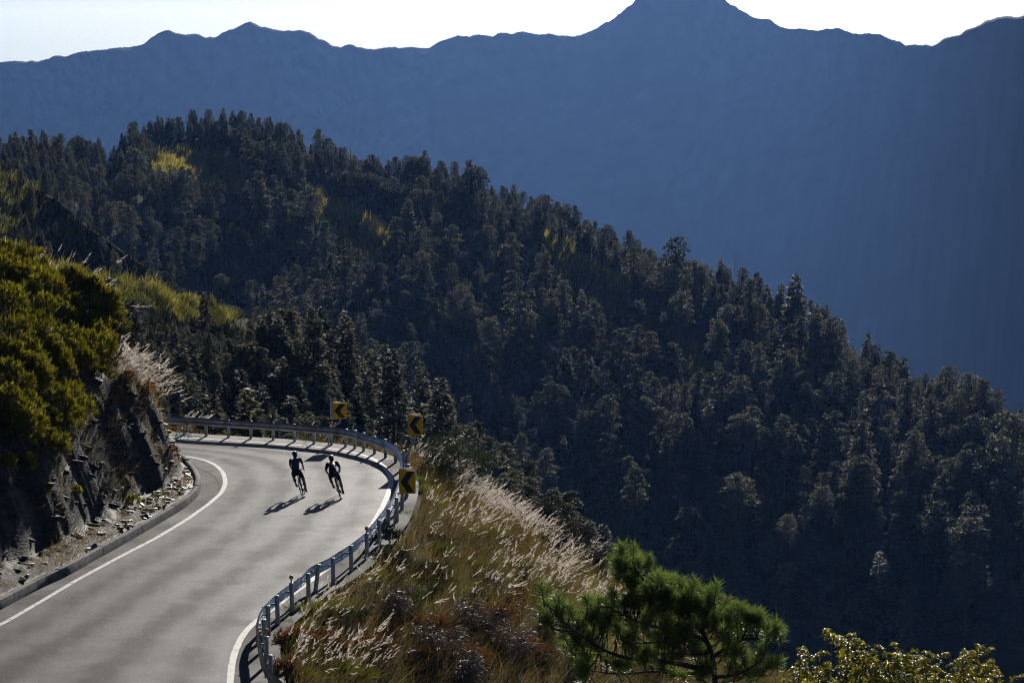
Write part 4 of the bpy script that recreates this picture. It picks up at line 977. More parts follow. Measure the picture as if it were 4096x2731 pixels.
chosen = order[:NB]; rest = np.setdiff1d(np.where(vis | (rng.random(n) < .55))[0], chosen)
ORD = ['first', 'second', 'third', 'fourth', 'fifth', 'sixth', 'seventh', 'eighth', 'ninth', 'tenth', 'eleventh', 'twelfth', 'thirteenth', 'fourteenth', 'fifteenth', 'sixteenth', 'seventeenth', 'eighteenth', 'nineteenth', 'twentieth', 'twenty-first', 'twenty-second', 'twenty-third', 'twenty-fourth', 'twenty-fifth', 'twenty-sixth', 'twenty-seventh', 'twenty-eighth', 'twenty-ninth', 'thirtieth'] + ['thirty-' + q for q in ('first', 'second', 'third', 'fourth', 'fifth', 'sixth', 'seventh', 'eighth', 'ninth')] + ['fortieth'] + ['forty-' + q for q in ('first', 'second', 'third', 'fourth', 'fifth', 'sixth', 'seventh', 'eighth', 'ninth')] + ['fiftieth'] + ['fifty-' + q for q in ('first', 'second', 'third', 'fourth', 'fifth', 'sixth', 'seventh', 'eighth', 'ninth')] + ['sixtieth'] + ['sixty-' + q for q in ('first', 'second', 'third', 'fourth', 'fifth', 'sixth', 'seventh', 'eighth', 'ninth')]
COLS = [(0, 430, 'at the far left'), (430, 760, 'above the left cyclist'), (760, 1080, 'above the yellow signs'), (1080, 1400, 'above the silver grass bank'), (1400, 1800, 'above the foreground pine'), (1800, 2353, 'at the far right')]
trees = []
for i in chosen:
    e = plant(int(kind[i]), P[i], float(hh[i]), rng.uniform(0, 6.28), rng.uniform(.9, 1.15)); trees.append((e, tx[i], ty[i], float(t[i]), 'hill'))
# the nearer spur: firs below the sunlit meadow and down the edge of the valley
x, t, Pd = dspur.sample(12000, 120, 1560, 0.0, 0.62); dx_, dy_ = proj(Pd)
ok = ~((dx_ < 560 * DS) & (t < .045 + .01 * (dx_ < 330 * DS))) ; x, t, Pd, dx_, dy_ = x[ok], t[ok], Pd[ok], dx_[ok], dy_[ok]
pick = spread(Pd, np.where(dx_ > 680 * DS, 2.7, 1.3)); t, Pd, dx_, dy_ = t[pick], Pd[pick], dx_[pick], dy_[pick]
hd = rng.uniform(5.5, 9.0, len(Pd)) * np.where(dx_ < 560 * DS, .7, 1.0); MDL = np.array([(150, 690), (250, 690), (330, 702), (420, 735), (500, 755), (565, 735), (600, 700), (640, 690), (2352, 600)], float) * DS
room = (dy_ - np.interp(dx_, MDL[:, 0], MDL[:, 1])) / (FPX / Pd[:, 1]) * .93; low = (room < hd) & (room > .8); hd = np.where(low, room * rng.uniform(.6, 1, len(hd)), hd)
td = Pd + np.stack([0 * hd, 0 * hd, hd], -1); ux, uy = proj(td)
NEARL = np.array([(0, 560), (240, 640), (300, 790), (400, 900), (412, 955), (760, 965), (930, 1020), (1070, 1060), (1180, 1150), (1300, 1250), (1400, 1330), (1640, 1440), (2352, 1570)], float) * DS
sel = np.where((uy > np.interp(ux, MDL[:, 0], MDL[:, 1])) & (ux > 200 * DS) & (ux < 1480 * DS) & (uy < np.interp(ux, NEARL[:, 0], NEARL[:, 1]) - 6))[0]
sel = sel[np.argsort(-(hd[sel] + 2 * (t[sel] < .12)))][:130]
fill = np.setdiff1d(np.where((uy > np.interp(ux, MDL[:, 0], MDL[:, 1])))[0], sel)
for i in sel:
    k = int(rng.choice([0, 1, 2, 0, 1, 7] if dx_[i] < 1080 * DS else [0, 7, 3, 4, 7, 5]))
    trees.append((plant(k, Pd[i], float(hd[i]), rng.uniform(0, 6.28), rng.uniform(1.05, 1.35)), ux[i], uy[i], float(t[i]), 'spur'))
# trees whose place the photograph fixes: (top x, top y at 2352, distance, height, kind, label)
for (a, b, Y, h, k, lab) in ((565, 896, 140, 7.5, 1, 'young fir showing its top just behind the far rail left of the signs'),
                             (490, 905, 152, 6.5, 0, 'pale grey-green fir top behind the far left end of the rail'),
                             (470, 672, 246, 3.0, 2, 'small round dark fir alone on the sunlit meadow'),
                             (252, 640, 205, 7.0, 2, 'dark fir in front of the sunlit meadow by the cane thicket'),
                             (300, 690, 200, 7.0, 0, 'dark fir just right of the brown shrub on the rock'),
                             (215, 648, 215, 5.0, 0, 'small dark fir on the left of the sunlit meadow'),
                             (1020, 868, 262, 10.0, 0, 'tall fir standing just right of the upper right sign'),
                             (905, 800, 270, 9.0, 0, 'tall pointed fir between the two upper signs'),
                             (720, 705, 285, 8.0, 0, 'pointed fir at the right end of the sunlit meadow')):
    q = at(a * DS, b * DS, Y); e = plant(k, (q[0], q[1], q[2] - h), h, rng.uniform(0, 6.28), 1.1)
    tag(e, lab, 'tree', 'conifers below the meadow')
zones = {}
for e, a, b, tt, where in trees:
    c = min(5, max(0, [k for k, q in enumerate(COLS) if a < q[1] * DS or k == 5][0]))
    if where == 'spur': row = 'lining the near spur behind the bend'
    else: row = 'on the hill skyline' if tt < .045 else 'high on the forested hill' if tt < .2 else 'midway down the forested hill' if tt < .40 else 'low on the forested hill'
    zones.setdefault((row, COLS[c][2]), []).append((a, e, b))
for (row, colname), L in zones.items():
    L.sort(key=lambda q: q[0])
    for k, (a, e, b) in enumerate(L):
        sp = 'conifer'
        nm = ORD[min(k, len(ORD) - 1)]
        tag(e, ('%s %s from left %s, %s' % (nm, sp, row, colname)) if len(L) > 1 else 'only tall conifer %s, %s' % (row, colname), 'tree', 'conifers on the forested hill' if 'hill' in row else 'conifers on the near spur')
# everything smaller on the hill reads as one mass of wood
def forest(name, P, kind, hh):
    me = bpy.data.meshes.new(name); me.from_pydata([tuple(p) for p in P], [], [])
    for nm, ty_, data in (('kind', 'INT', kind), ('yaw', 'FLOAT', rng.uniform(0, 6.28, len(P))), ('scl', 'FLOAT', hh / 10.0)):
        a = me.attributes.new(nm, ty_, 'POINT'); a.data.foreach_set('value', np.asarray(data, np.int32 if ty_ == 'INT' else np.float32))
    o = link(name, me); ng = bpy.data.node_groups.new(name, 'GeometryNodeTree')
    ng.interface.new_socket('Geometry', in_out='INPUT', socket_type='NodeSocketGeometry'); ng.interface.new_socket('Geometry', in_out='OUTPUT', socket_type='NodeSocketGeometry')
    N = ng.nodes; Lk_ = ng.links; gi = N.new('NodeGroupInput'); go = N.new('NodeGroupOutput'); jn = N.new('GeometryNodeJoinGeometry')
    def attr(nm, tp):
        q = N.new('GeometryNodeInputNamedAttribute'); q.data_type = tp; q.inputs['Name'].default_value = nm; return q.outputs[0]
    ka, ya, sa = attr('kind', 'INT'), attr('yaw', 'FLOAT'), attr('scl', 'FLOAT')
    cx = N.new('ShaderNodeCombineXYZ'); Lk_.new(ya, cx.inputs[2]); er = N.new('FunctionNodeEulerToRotation'); Lk_.new(cx.outputs[0], er.inputs[0])
    srcs = {}
    for e, *_ in trees:
        for ch in e.children: srcs.setdefault(ch.data.name, ch)
    for k, (nm, t, c) in enumerate(PROTO):
        cm = N.new('FunctionNodeCompare'); cm.data_type = 'INT'; cm.operation = 'EQUAL'; Lk_.new(ka, cm.inputs[2]); cm.inputs[3].default_value = k
        for m_ in (t, c):
            if m_.name not in srcs: continue
            oi = N.new('GeometryNodeObjectInfo'); oi.inputs['Object'].default_value = srcs[m_.name]; oi.transform_space = 'ORIGINAL'
            ip = N.new('GeometryNodeInstanceOnPoints'); Lk_.new(gi.outputs[0], ip.inputs['Points']); Lk_.new(cm.outputs[0], ip.inputs['Selection'])
            Lk_.new(oi.outputs['Geometry'], ip.inputs['Instance']); Lk_.new(er.outputs[0], ip.inputs['Rotation']); Lk_.new(sa, ip.inputs['Scale'])
            Lk_.new(ip.outputs[0], jn.inputs[0])
    Lk_.new(jn.outputs[0], go.inputs[0]); md = o.modifiers.new('trees', 'NODES'); md.node_group = ng
    return tag(o, 'dark mass of smaller conifers filling the forested hill', 'forest', kind='stuff')
forest('forest', P[rest], kind[rest], hh[rest] * .93)
forest('forest', Pd[fill], rng.choice([0, 1, 2, 7, 0, 4], len(fill)), hd[fill])['label'] = 'dark young firs filling the near spur below the meadow'
xq, tq, Pq = cspur.sample(700, 40, 560, 0.0, .45); kq = spread(Pq, 1.6)[:230]; Pq = Pq[kq]; hq = rng.gamma(5, 2.0 / 5, len(Pq)) + .4
forest('forest', Pq, rng.choice([2, 0, 4, 2], len(Pq)), hq)['label'] = 'dark scrubby young firs scattered over the shaded spur at the left'
# dead snags
for k, (a, b, Y, h, lab) in enumerate(((805, 322, 770, 6.5, 'bare dead trunk with stub branches on the hill skyline'), (1257, 437, 745, 3.0, 'short dead snag on the skyline above the silver grass'), (1443, 640, 690, 8.0, 'tall pale dead trunk below the lit grass strip'), (997, 655, 690, 6.0, 'pale dead trunk in the gap above the upper signs'), (762, 500, 730, 5.5, 'grey dead trunk beside the lit grass streak on the hill'), (693, 520, 735, 4.5, 'short grey dead trunk left of the lit grass streak'), (445, 362, 760, 3.0, 'short broken snag at the hilltop grass patch'), (648, 262, 790, 4.5, 'bare pole snag at the right of the highest crowns'), (1688, 590, 735, 4.0, 'thin dead pole on the right skyline'), (2205, 1180, 600, 8.0, 'pale bare trunk low at the far right'))):
    q = at(a * DS, b * DS, Y); me = trunk_mesh(10, .26, 900 + k, True).mesh('trunk'); me.materials.append(M['deadwood'])
    e = empty('dead_tree', (q[0], q[1], q[2] - h), (0, 0, k), h / 10); link('trunk', me, None, e); tag(e, lab, 'dead tree', 'dead trees on the hill')

# ------------------------------------------------------------------ grass on the far slopes
def tufts(name, P, mat, lo, hi, wid, tints, lean_=(.12, 0, 0), label=None):
    n = len(P); mb = MB(); d = np.array([0, 0, 1.0]) + rng.normal(0, .22, (n, 3)) + np.array(lean_)
    cl = np.clip(.75 + 1.1 * fbm(P[:, 0] / 1.7, P[:, 1] / 2.3, 3, 12), .35, 1.6); d = d + .5 * np.stack([fbm(P[:, 0] / 2.5, P[:, 1] / 2.5, 2, 14), fbm(P[:, 0] / 2.5, P[:, 1] / 2.5, 2, 15), 0 * cl], -1)
    blades(mb, P, d, rng.normal(0, .22, (n, 3)) + np.array([.1, 0, -.06]), rng.uniform(lo, hi, n) * cl, wid * rng.uniform(.7, 1.3, n), tints)
    return tag(mb.build(name, mat), label, 'grass', kind='stuff')
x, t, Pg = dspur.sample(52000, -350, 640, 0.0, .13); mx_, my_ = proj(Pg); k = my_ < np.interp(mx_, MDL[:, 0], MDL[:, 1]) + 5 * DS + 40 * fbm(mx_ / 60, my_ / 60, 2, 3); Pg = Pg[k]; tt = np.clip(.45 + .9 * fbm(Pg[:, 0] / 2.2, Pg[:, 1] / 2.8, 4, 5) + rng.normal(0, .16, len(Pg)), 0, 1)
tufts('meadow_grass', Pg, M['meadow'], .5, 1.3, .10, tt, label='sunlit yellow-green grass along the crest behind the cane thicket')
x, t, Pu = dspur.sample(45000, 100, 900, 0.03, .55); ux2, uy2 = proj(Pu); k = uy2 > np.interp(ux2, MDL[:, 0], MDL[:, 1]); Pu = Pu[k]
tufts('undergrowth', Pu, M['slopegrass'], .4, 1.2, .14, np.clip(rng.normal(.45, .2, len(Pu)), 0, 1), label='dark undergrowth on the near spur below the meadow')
x, t, Pg = cspur.sample(46000, -400, 520, 0.0, .55); cx_, cy_ = proj(Pg); lit = in_any(cx_, cy_, [[(-400, 150), (-80, 300), (0, 385), (60, 418), (125, 450), (200, 475), (130, 500), (60, 500), (20, 540), (-80, 560), (-400, 500)]]) & (fbm(Pg[:, 0] / 5, Pg[:, 1] / 5, 3, 4) > -.1); tt = np.clip(.42 + .35 * fbm(Pg[:, 0] / 6, Pg[:, 1] / 6, 3, 6) + rng.normal(0, .12, len(Pg)), 0, 1)  # lit patch gets meadow colour; elsewhere shade is put into the dark grass colour
tufts('slope_grass', Pg[~lit], M['slopegrass'], .6, 1.5, .16, tt[~lit], label='grass coloured dark for shade, covering the spur at the left edge')
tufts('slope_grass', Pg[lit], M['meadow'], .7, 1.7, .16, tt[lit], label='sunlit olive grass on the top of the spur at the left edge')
x, t, Pg = hill.sample(260000, 250, 1850, 0.0, .45); a, b = proj(Pg); k = in_any(a, b, OPEN) | in_any(a, b - 60, OPEN) | in_any(a, b + 28, OPEN[1:3]) | in_any(a, b + 52, OPEN[1:3]); Pg = Pg[k]
tt = np.clip(.55 + .35 * fbm(Pg[:, 0] / 9, Pg[:, 1] / 9, 3, 8) + rng.normal(0, .12, len(Pg)), 0, 1)
tufts('hill_grass', Pg, M['hillgrass'], 1.0, 2.4, .28, tt, label='pale yellow grass in the open strips of the forested hill')

# ------------------------------------------------------------------ near plants
def bush(name, lobes, nleaf, ln, wd, mat, label, cat, group=None, up=.6, stems=None, clumpy=1.0, droop=0.0, twig=6, seed=0):
    """a shrub: lobes (centre, radii) carry leaves on and under an uneven skin; stems rise from the base"""
    g = np.random.default_rng(seed + 1000); lobes = [(np.array(c, float), np.array(r, float) * np.ones(3)) for c, r in lobes]
    base = np.array([np.mean([c[0] for c, r in lobes]), np.mean([c[1] for c, r in lobes]), 0.0])
    base[2] = float(near_h(np.array([base[0]]), np.array([base[1]]))[0])
    e = tag(empty(name, tuple(base)), label, cat, group)
    area = np.array([np.prod(r) ** (2 / 3) for c, r in lobes]); cnt = np.maximum(20, (nleaf * area / area.sum()).astype(int))
    mb = MB(); st = MB()
    for (c, r), n in zip(lobes, cnt):
        m = max(6, int(n / 26 / clumpy)); u = unit(g.normal(0, 1, (m, 3))); u[:, 2] = np.where(u[:, 2] < -.35, -u[:, 2], u[:, 2])   # sprigs
        k = g.integers(0, m, n); sp = u[k] * (.70 + .34 * fbm(u[k, 0] * 2.1 + c[0], u[k, 1] * 2.1 + u[k, 2], 3, seed) + .10 * g.random(m)[k])[:, None]
        p = c + sp * r + g.normal(0, .10 * clumpy, (n, 3)) * r.mean() + u[k] * (g.random(n) ** 2 * .28 * r.mean())[:, None]
        d = u[k] * .8 + np.array([0, 0, up]) + g.normal(0, .55, (n, 3)); d[:, 2] -= droop
        L = ln * g.uniform(.6, 1.3, n); kites(mb, p - base, d, u[k] + g.normal(0, .6, (n, 3)), L, wd * L / ln, np.clip(.45 + g.normal(0, .16, n) + .22 * (g.random(m)[k] - .5), 0, 1))
        for q in range(twig):
            v = unit(g.normal(0, 1, 3) + (0, 0, .8)); tube(st, [c - (0, 0, r[2] * .9) - base, c - base, c + v * r * .8 - base], [.02, .013, .005], 4, False)
    c0 = lobes[0][0]; tube(st, [[0, 0, -.15], (c0 - base) * .6, c0 - base], [.035, .028, .015], 5, False)
    st.build('stems', M['twig'], e); tag(mb.build('leaves', mat, e), kind='stuff')
    return e
def H(X, Y): return float(near_h(np.array([X], float), np.array([Y], float))[0])
def on(px, py, r, lift=.5):          # lobe resting on the near ground where the photo shows it (2352 px)
    q = hit(px * DS, py * DS); r = np.array(r, float) * np.ones(3); return (q + (0, 0, r[2] * lift), r)

def brow(a, b):                      # a place on the inner hillside; above its edge the plant stands up from the nearest ground below
    bb = b
    while True:
        q = hit(a * DS, bb * DS, 60, 122)
        if q[1] < 121 and inside(q[:1], q[1:2], INPOLY)[0] or bb > b + 400: break
        bb += 8
    p = at(a * DS, b * DS, q[1]); return np.array([q[0], q[1], min(p[2], q[2] + 1.6)])
# cane thickets above the rock cut
def thicket(label, pts, nleaf, r, seed):
    L = []
    for k, (a, b) in enumerate(pts):
        q = brow(a, b)
        rr = r * random.uniform(.75, 1.3); L.append((q + (0, 0, rr * .55), (rr, rr, rr * 1.05)))
    return bush('cane_thicket', L, nleaf, .19, .042, M['bamboo'], label, 'bush', 'cane thickets on the rock slope', .85, clumpy=.62, twig=5, seed=seed)
def inpoly(poly, n, seed):
    g = np.random.default_rng(seed); Q = np.array(poly, float); out = []
    while len(out) < n:
        p = g.uniform(Q.min(0), Q.max(0))
        if inside(p[:1], p[1:], Q)[0] and all((p[0] - o[0]) ** 2 + (p[1] - o[1]) ** 2 > 15 ** 2 for o in out[-60:]) or g.random() < .02: out.append(tuple(p))
    return out
thicket('large front cane thicket hanging over the rock at the left edge', inpoly([(0, 740), (100, 720), (190, 800), (212, 900), (195, 970), (150, 1050), (60, 1060), (0, 1000)], 56, 1), 42000, .52, 1)
thicket('middle cane thicket with a lit rounded right edge beside the brown shrub', inpoly([(80, 660), (160, 650), (230, 720), (248, 800), (240, 870), (205, 880), (190, 790), (110, 720)], 30, 2), 24000, .50, 2)
thicket('uppermost cane thicket on the crest at the left edge', inpoly([(0, 600), (50, 600), (110, 650), (110, 700), (60, 720), (0, 730)], 28, 3), 20000, .52, 3)
thicket('small cane thicket sloping down right of the crest', inpoly([(150, 640), (215, 670), (262, 730), (262, 780), (235, 720), (170, 680)], 15, 4), 12000, .45, 4)
thicket('low cane tuft clinging to the dark rock at the left edge', [(15, 1085), (60, 1080)], 2600, .4, 5)
bush('brown_shrub', [on(278, 760, .55), on(292, 800, .45), on(270, 800, .5)], 4200, .075, .05, M['shrub_dark'], 'grey-brown shrub on the rock brow between cane thicket and dark firs', 'shrub', seed=9)
for k, (a, b, r, lab) in enumerate(((300, 880, .30, 'rust-coloured dry shrub on the upper rock brow'), (345, 905, .32, 'rust-coloured dry shrub on the brow edge under the plumes'), (385, 930, .30, 'rust-coloured dry shrub at the tip of the rock'), (270, 920, .22, 'small rust shrub hanging on the dark rock face'), (395, 985, .24, 'pale brown shrub low on the right rock edge'))):
    bush('rust_shrub', [on(a, b, r), on(a - 8, b + 12, r * .8)], 1300, .075, .05, M['rust'], lab, 'shrub', 'rust shrubs on the rock', seed=20 + k)
for k, (a, b, r, mt, lab) in enumerate(((305, 1160, .25, 'laurel', 'small yellow-leaved plant on the verge behind the kerb'), (175, 1140, .18, 'laurel', 'tiny yellow plant on the dark rock face'), (395, 1060, .28, 'shrub_brown', 'mossy brown plant at the foot of the rock tip'), (240, 1150, .3, 'shrub_dark', 'dry weedy shrub at the foot of the dark rock'))):
    bush('verge_plant', [on(a, b, r)], 600, .07, .035, M[mt], lab, 'plant', 'plants on the rock cut', seed=40 + k)

# shrubs on the grass bank
def bank_on(a, b, r, lift):
    bb = b
    while bb < b + 300:
        q = hit(a * DS, bb * DS, 60, 126)
        if q[1] < 124: break
        bb += 6
    p = at(a * DS, b * DS, q[1]); r = np.array(r, float) * np.ones(3)
    return (np.array([q[0], q[1], min(max(p[2], q[2]), q[2] + .9) + r[2] * lift * .6]), r)
BS = [(1008, 1085, (.55, .55, 1.15), 'shrub_green', 4500, 'upright green shrub on the bank skyline, left of its twin'), (1066, 1100, (.8, .7, 1.25), 'shrub_green', 6500, 'larger upright green shrub on the bank skyline, behind the plumes'),
      (1240, 1205, (.75, .7, .9), 'shrub_dark', 5600, 'dark juniper-like bush at the right edge of the plumes, topmost'), (1300, 1255, (.85, .7, .9), 'shrub_dark', 6200, 'dark juniper-like bush at the right edge of the plumes, middle one'), (1360, 1315, (.75, .7, .8), 'shrub_dark', 5600, 'dark juniper-like bush at the right edge of the plumes, lowest'),
      (1440, 1385, (.6, .5, .5), 'shrub_brown', 2500, 'brownish scrub bush behind the foreground pine'), (1400, 1440, (.6, .5, .4), 'shrub_dark', 2200, 'grey scrub bush left of the pine crown'),
      (880, 1245, (.55, .5, .4), 'shrub_green', 2600, 'low green shrub beside the rail below the nearest sign'), (905, 1300, (.7, .6, .45), 'shrub_green', 3000, 'low olive shrub on the bank below the rail posts'), (985, 1330, (.6, .6, .4), 'shrub_green', 2400, 'dark olive shrub in the middle of the bank'),
      (680, 1485, (.55, .5, .4), 'shrub_brown', 3000, 'orange-brown leafy shrub beside the nearest rail posts'), (740, 1500, (.6, .5, .4), 'shrub_brown', 3000, 'orange-brown shrub right of the rail at the bottom'), (800, 1440, (.55, .5, .4), 'shrub_green', 2400, 'dark green shrub right of the rail in the lower bank'),
      (660, 1555, (.5, .5, .35), 'shrub_brown', 2200, 'russet shrub at the bottom edge by the rail end'), (850, 1500, (.6, .6, .4), 'shrub_brown', 2400, 'russet shrub among pale plumes at the bottom'), (1000, 1450, (.7, .6, .4), 'shrub_brown', 2800, 'brown shrub under the bare twigs, centre bottom'), (1120, 1430, (.7, .6, .45), 'shrub_brown', 2600, 'brown shrub under the bare twigs, right of centre'),
      (930, 1390, (.6, .6, .4), 'shrub_green', 2400, 'dull green shrub at the top of the bare twigs'), (1200, 1500, (.8, .7, .45), 'shrub_brown', 2800, 'brown scrub left of the pine trunk'), (1080, 1530, (.8, .6, .4), 'shrub_brown', 2600, 'brown scrub at the bottom edge in front of the bare twigs'), (1330, 1530, (.7, .6, .4), 'laurel', 1800, 'small yellow-green shrub under the pine'), (1500, 1560, (.7, .6, .5), 'shrub_green', 2200, 'green shrub under the pine crown at the bottom')]
for k, (a, b, r, mt, n, lab) in enumerate(BS):
    c, rr = bank_on(a, b, r, .45); L = [(c, rr)] + [(c + rr * np.array([random.uniform(-.9, .9), random.uniform(-.9, .9), random.uniform(-.35, .25)]), rr * random.uniform(.5, .8)) for _ in range(4)]
    bush('bank_shrub', L, int(n * 1.6), .055, .03, M[mt], lab, 'shrub', 'shrubs on the grass bank', seed=60 + k, clumpy=.8)

g_ = np.random.default_rng(77); low_spots = []
while len(low_spots) < 30:
    a, b = g_.uniform(640, 1330), g_.uniform(1120, 1560); q = hit(a * DS, b * DS)
    if q[1] < 123 and seg_dist(q[:1], q[1:2], OUT)[0] > 1.2 and not inside(q[:1], q[1:2], ROADPOLY)[0] and all(abs(a - o[0]) + abs(b - o[1]) > 45 for o in low_spots): low_spots.append((a, b))
low_spots.sort()
for k, (a, b) in enumerate(low_spots):
    mt, cn = (('shrub_green', 'green'), ('shrub_brown', 'brown'), ('shrub_dark', 'grey-green'))[k % 3]; r = random.uniform(.25, .5); c, rr = bank_on(a, b, (r, r, r * .8), .4)
    bush('low_shrub', [(c, rr)] + [(c + rr * np.array([random.uniform(-.9, .9), random.uniform(-.9, .9), random.uniform(-.3, .2)]), rr * random.uniform(.5, .8)) for _ in range(3)], 2200, .05, .028, M[mt], '%s low %s shrub from the left, dotted in the bank grass' % (ORD[k], cn), 'shrub', 'low shrubs dotted in the bank grass', seed=300 + k, clumpy=.8)
# bare twiggy shrubs
def bare(label, px, py, size, seed, dry=.0):
    g = np.random.default_rng(seed + 5000); q = hit(px * DS, py * DS); e = tag(empty('bare_shrub', tuple(q)), label, 'shrub', 'leafless shrubs on the grass bank'); tw = MB(); tips = []
    def grow(p, d, L, r, lev):
        n = 4; P = [p]
        for _ in range(n):
            d = unit(d + g.normal(0, .16, 3) + np.array([.10, -.02, -.05 * lev])); P.append(P[-1] + d * L / n)
        tube(tw, np.array(P), np.linspace(r, r * .6, n + 1), 4 if lev else 5, False)
        if lev < 3:
            for _ in range((7, 5, 4)[lev]):
                f = g.uniform(.25, 1); i = min(n, int(f * n)); a = unit(d + g.normal(0, .65, 3) + (0, 0, .12)); grow(P[i], a, L * g.uniform(.45, .72), r * .62, lev + 1)
        else: tips.append(P[-1]); tips.append(P[-2])
    for k in range(6): grow(np.array([g.normal(0, .12), g.normal(0, .12), -.1]), unit(np.array([g.normal(0, .55), g.normal(0, .55), 1.0])), size * g.uniform(.5, .8), .018, 0)
    tw.build('branches', M['twig'], e)
    T = np.array(tips); n = len(T); mb = MB(); pick = g.random(n) < .35
    kites(mb, T[pick], g.normal(0, 1, (pick.sum(), 3)), g.normal(0, 1, (pick.sum(), 3)), .05, .03, g.random(pick.sum())); tag(mb.build('withered_leaves', M['shrub_brown'], e), kind='stuff')
for k, (a, b, s, lab) in enumerate(((905, 1420, 1.3, 'leafless shrub of arching twigs, leftmost on the lower bank'), (985, 1500, 1.5, 'leafless shrub of pale arching twigs at centre bottom'), (1075, 1440, 1.4, 'leafless shrub in the middle of the lower bank'), (1160, 1520, 1.5, 'leafless dark twiggy shrub at the bottom, left of the pine'), (1060, 1565, 1.3, 'leafless shrub cut by the bottom edge, centre'), (1230, 1450, 1.2, 'leafless shrub beside the left pine branches'), (1290, 1560, 1.2, 'leafless shrub at the bottom edge below the pine branches'), (1130, 1360, 1.0, 'small leafless shrub just below the plumes'))):
    bare(lab, a, b, s, k)

# ------------------------------------------------------------------ grasses of the bank
def bank_points(n, x0, x1, y0, y1, minso=.55):
    X = rng.uniform(x0, x1, n); Y = rng.uniform(y0, y1, n); z = near_h(X, Y); so = seg_dist(X, Y, OUT)
    k = ~inside(X, Y, ROADPOLY) & ~inside(X, Y, INPOLY) & (so > minso); P = np.stack([X, Y, z], -1)[k]; a, b = proj(P)
    k = (a > -60) & (a < 3400) & (b < 2840); return P[k], a[k] / DS, b[k] / DS
P, a, b = bank_points(150000, -9, 15, 72, 124)
gn = fbm(P[:, 0] / 1.6, P[:, 1] / 2.6, 3, 61); n = len(P)
green = gn + .25 * rng.normal(0, 1, n) > .42
for nm, sel, mt, lo, hi, lab in (('bank_grass', ~green, 'drygrass', .30, .85, 'dry tan and olive grass all over the roadside bank'), ('green_grass', green, 'greengrass', .25, .62, 'yellow-green grass tufts scattered over the roadside bank')):
    Q = P[sel]; m = len(Q); mb = MB(); d = np.array([.25, .05, 1.0]) + rng.normal(0, .32, (m, 3))
    t_ = np.clip(.45 + .4 * fbm(Q[:, 0] / 1.1, Q[:, 1] / 1.8, 3, 71) + rng.normal(0, .17, m), 0, 1)
    blades(mb, Q, d, rng.normal(0, .2, (m, 3)) + np.array([.18, 0, -.16]), rng.uniform(lo, hi, m), rng.uniform(.012, .024, m), t_)
    tag(mb.build(nm, M[mt], None), lab, 'grass', kind='stuff')
# dense leafy tussocks
TUS = [(690, 1415, 1.0), (735, 1405, 1.0), (650, 1440, .7), (960, 1110, .8), (975, 1130, .7), (930, 1190, .7), (1010, 1270, .9), (770, 1540, .9), (820, 1560, .9), (700, 1560, .7), (860, 1330, .6), (1120, 1230, .9), (1090, 1300, .8)]
for k, (a, b, s) in enumerate(TUS):
    q = hit(a * DS, b * DS); m = 420; mb = MB(); o = rng.normal(0, .16 * s, (m, 3)); o[:, 2] = 0; d = np.array([0, 0, 1.0]) + o * 2.4 / s + rng.normal(0, .25, (m, 3))
    blades(mb, o, d, o * 1.2 + np.array([.1, 0, -.25]), rng.uniform(.3, .65, m) * s, .022, np.clip(rng.normal(.5, .2, m), 0, 1))
    e = tag(empty('grass_tussock', tuple(q)), ['broad-bladed green tussock left of the rust shrub by the rail', 'broad-bladed green tussock above the orange-brown shrub', 'green tussock against the nearest rail posts', 'yellow-green tussock right of the nearest sign, upper', 'yellow-green tussock right of the nearest sign, lower', 'green tussock at the foot of the nearest sign', 'green tussock in the middle of the plumes', 'bright tussock at the bottom edge, left', 'bright tussock at the bottom edge, right', 'small tussock at the bottom by the rail end', 'small tussock on the bank below the rail', 'yellow tussock among the plumes, right', 'yellow tussock among the plumes, lower'][k], 'grass', 'green tussocks on the bank')
    tag(mb.build('blades', M['greengrass'], e), kind='stuff')
def plumes(name, P, lab, hlo, hi, lean_, size=.27):
    """silver grass: a thin stalk and a feathery head that nods down the wind"""
    n = len(P); st = MB(); hd = MB(); h = rng.uniform(hlo, hi, n); d = np.array(lean_) + rng.normal(0, .26, (n, 3)); d = unit(d)
    bend = np.array([.26, 0, -.10]) + rng.normal(0, .13, (n, 3)); blades(st, P, d, bend, h, .014, np.clip(rng.normal(.75, .12, n), 0, 1), seg=3)
    tip = P + d * h[:, None] + bend * h[:, None]; ax = unit(d + 2 * bend); L = size * rng.gamma(9, 1 / 9, n)
    for k in range(16):
        f = rng.random(n); c = tip + ax * (L * (f - .15))[:, None]; dd = ax * 1.0 + rng.normal(0, .34 * (1.15 - f)[:, None], (n, 3)) + np.array([.12, 0, -.10])
        kites(hd, c, dd, rng.normal(0, 1, (n, 3)), L * rng.uniform(.28, .5, n), .022 * (1.2 - .5 * f), np.clip(rng.normal(.55, .22, n), 0, 1))
    o = tag(hd.build(name, M['plume']), lab, 'grass', kind='stuff'); st.build('stalks', M['drygrass'], o); return o
PLZ = [[(938, 1060), (1000, 1075), (1070, 1110), (1150, 1145), (1200, 1180), (1260, 1225), (1330, 1300), (1400, 1370), (1425, 1430), (1330, 1430), (1260, 1400), (1180, 1370), (1080, 1330), (1000, 1300), (935, 1250), (925, 1180)], [(1080, 1350), (1180, 1380), (1250, 1440), (1220, 1450), (1120, 1400)]]
k = in_any(a_ := proj(P)[0], proj(P)[1], PLZ); Q = P[k]; qn = fbm(Q[:, 0] / 1.5, Q[:, 1] / 2.4, 3, 91) + rng.normal(0, .16, len(Q)); Q = Q[qn > .10]; Q = Q[rng.permutation(len(Q))[:1750]]
plumes('silver_grass', Q, 'pale feathery silver grass plumes covering the bank right of the nearest sign', .7, 1.15, (.30, .05, 1))
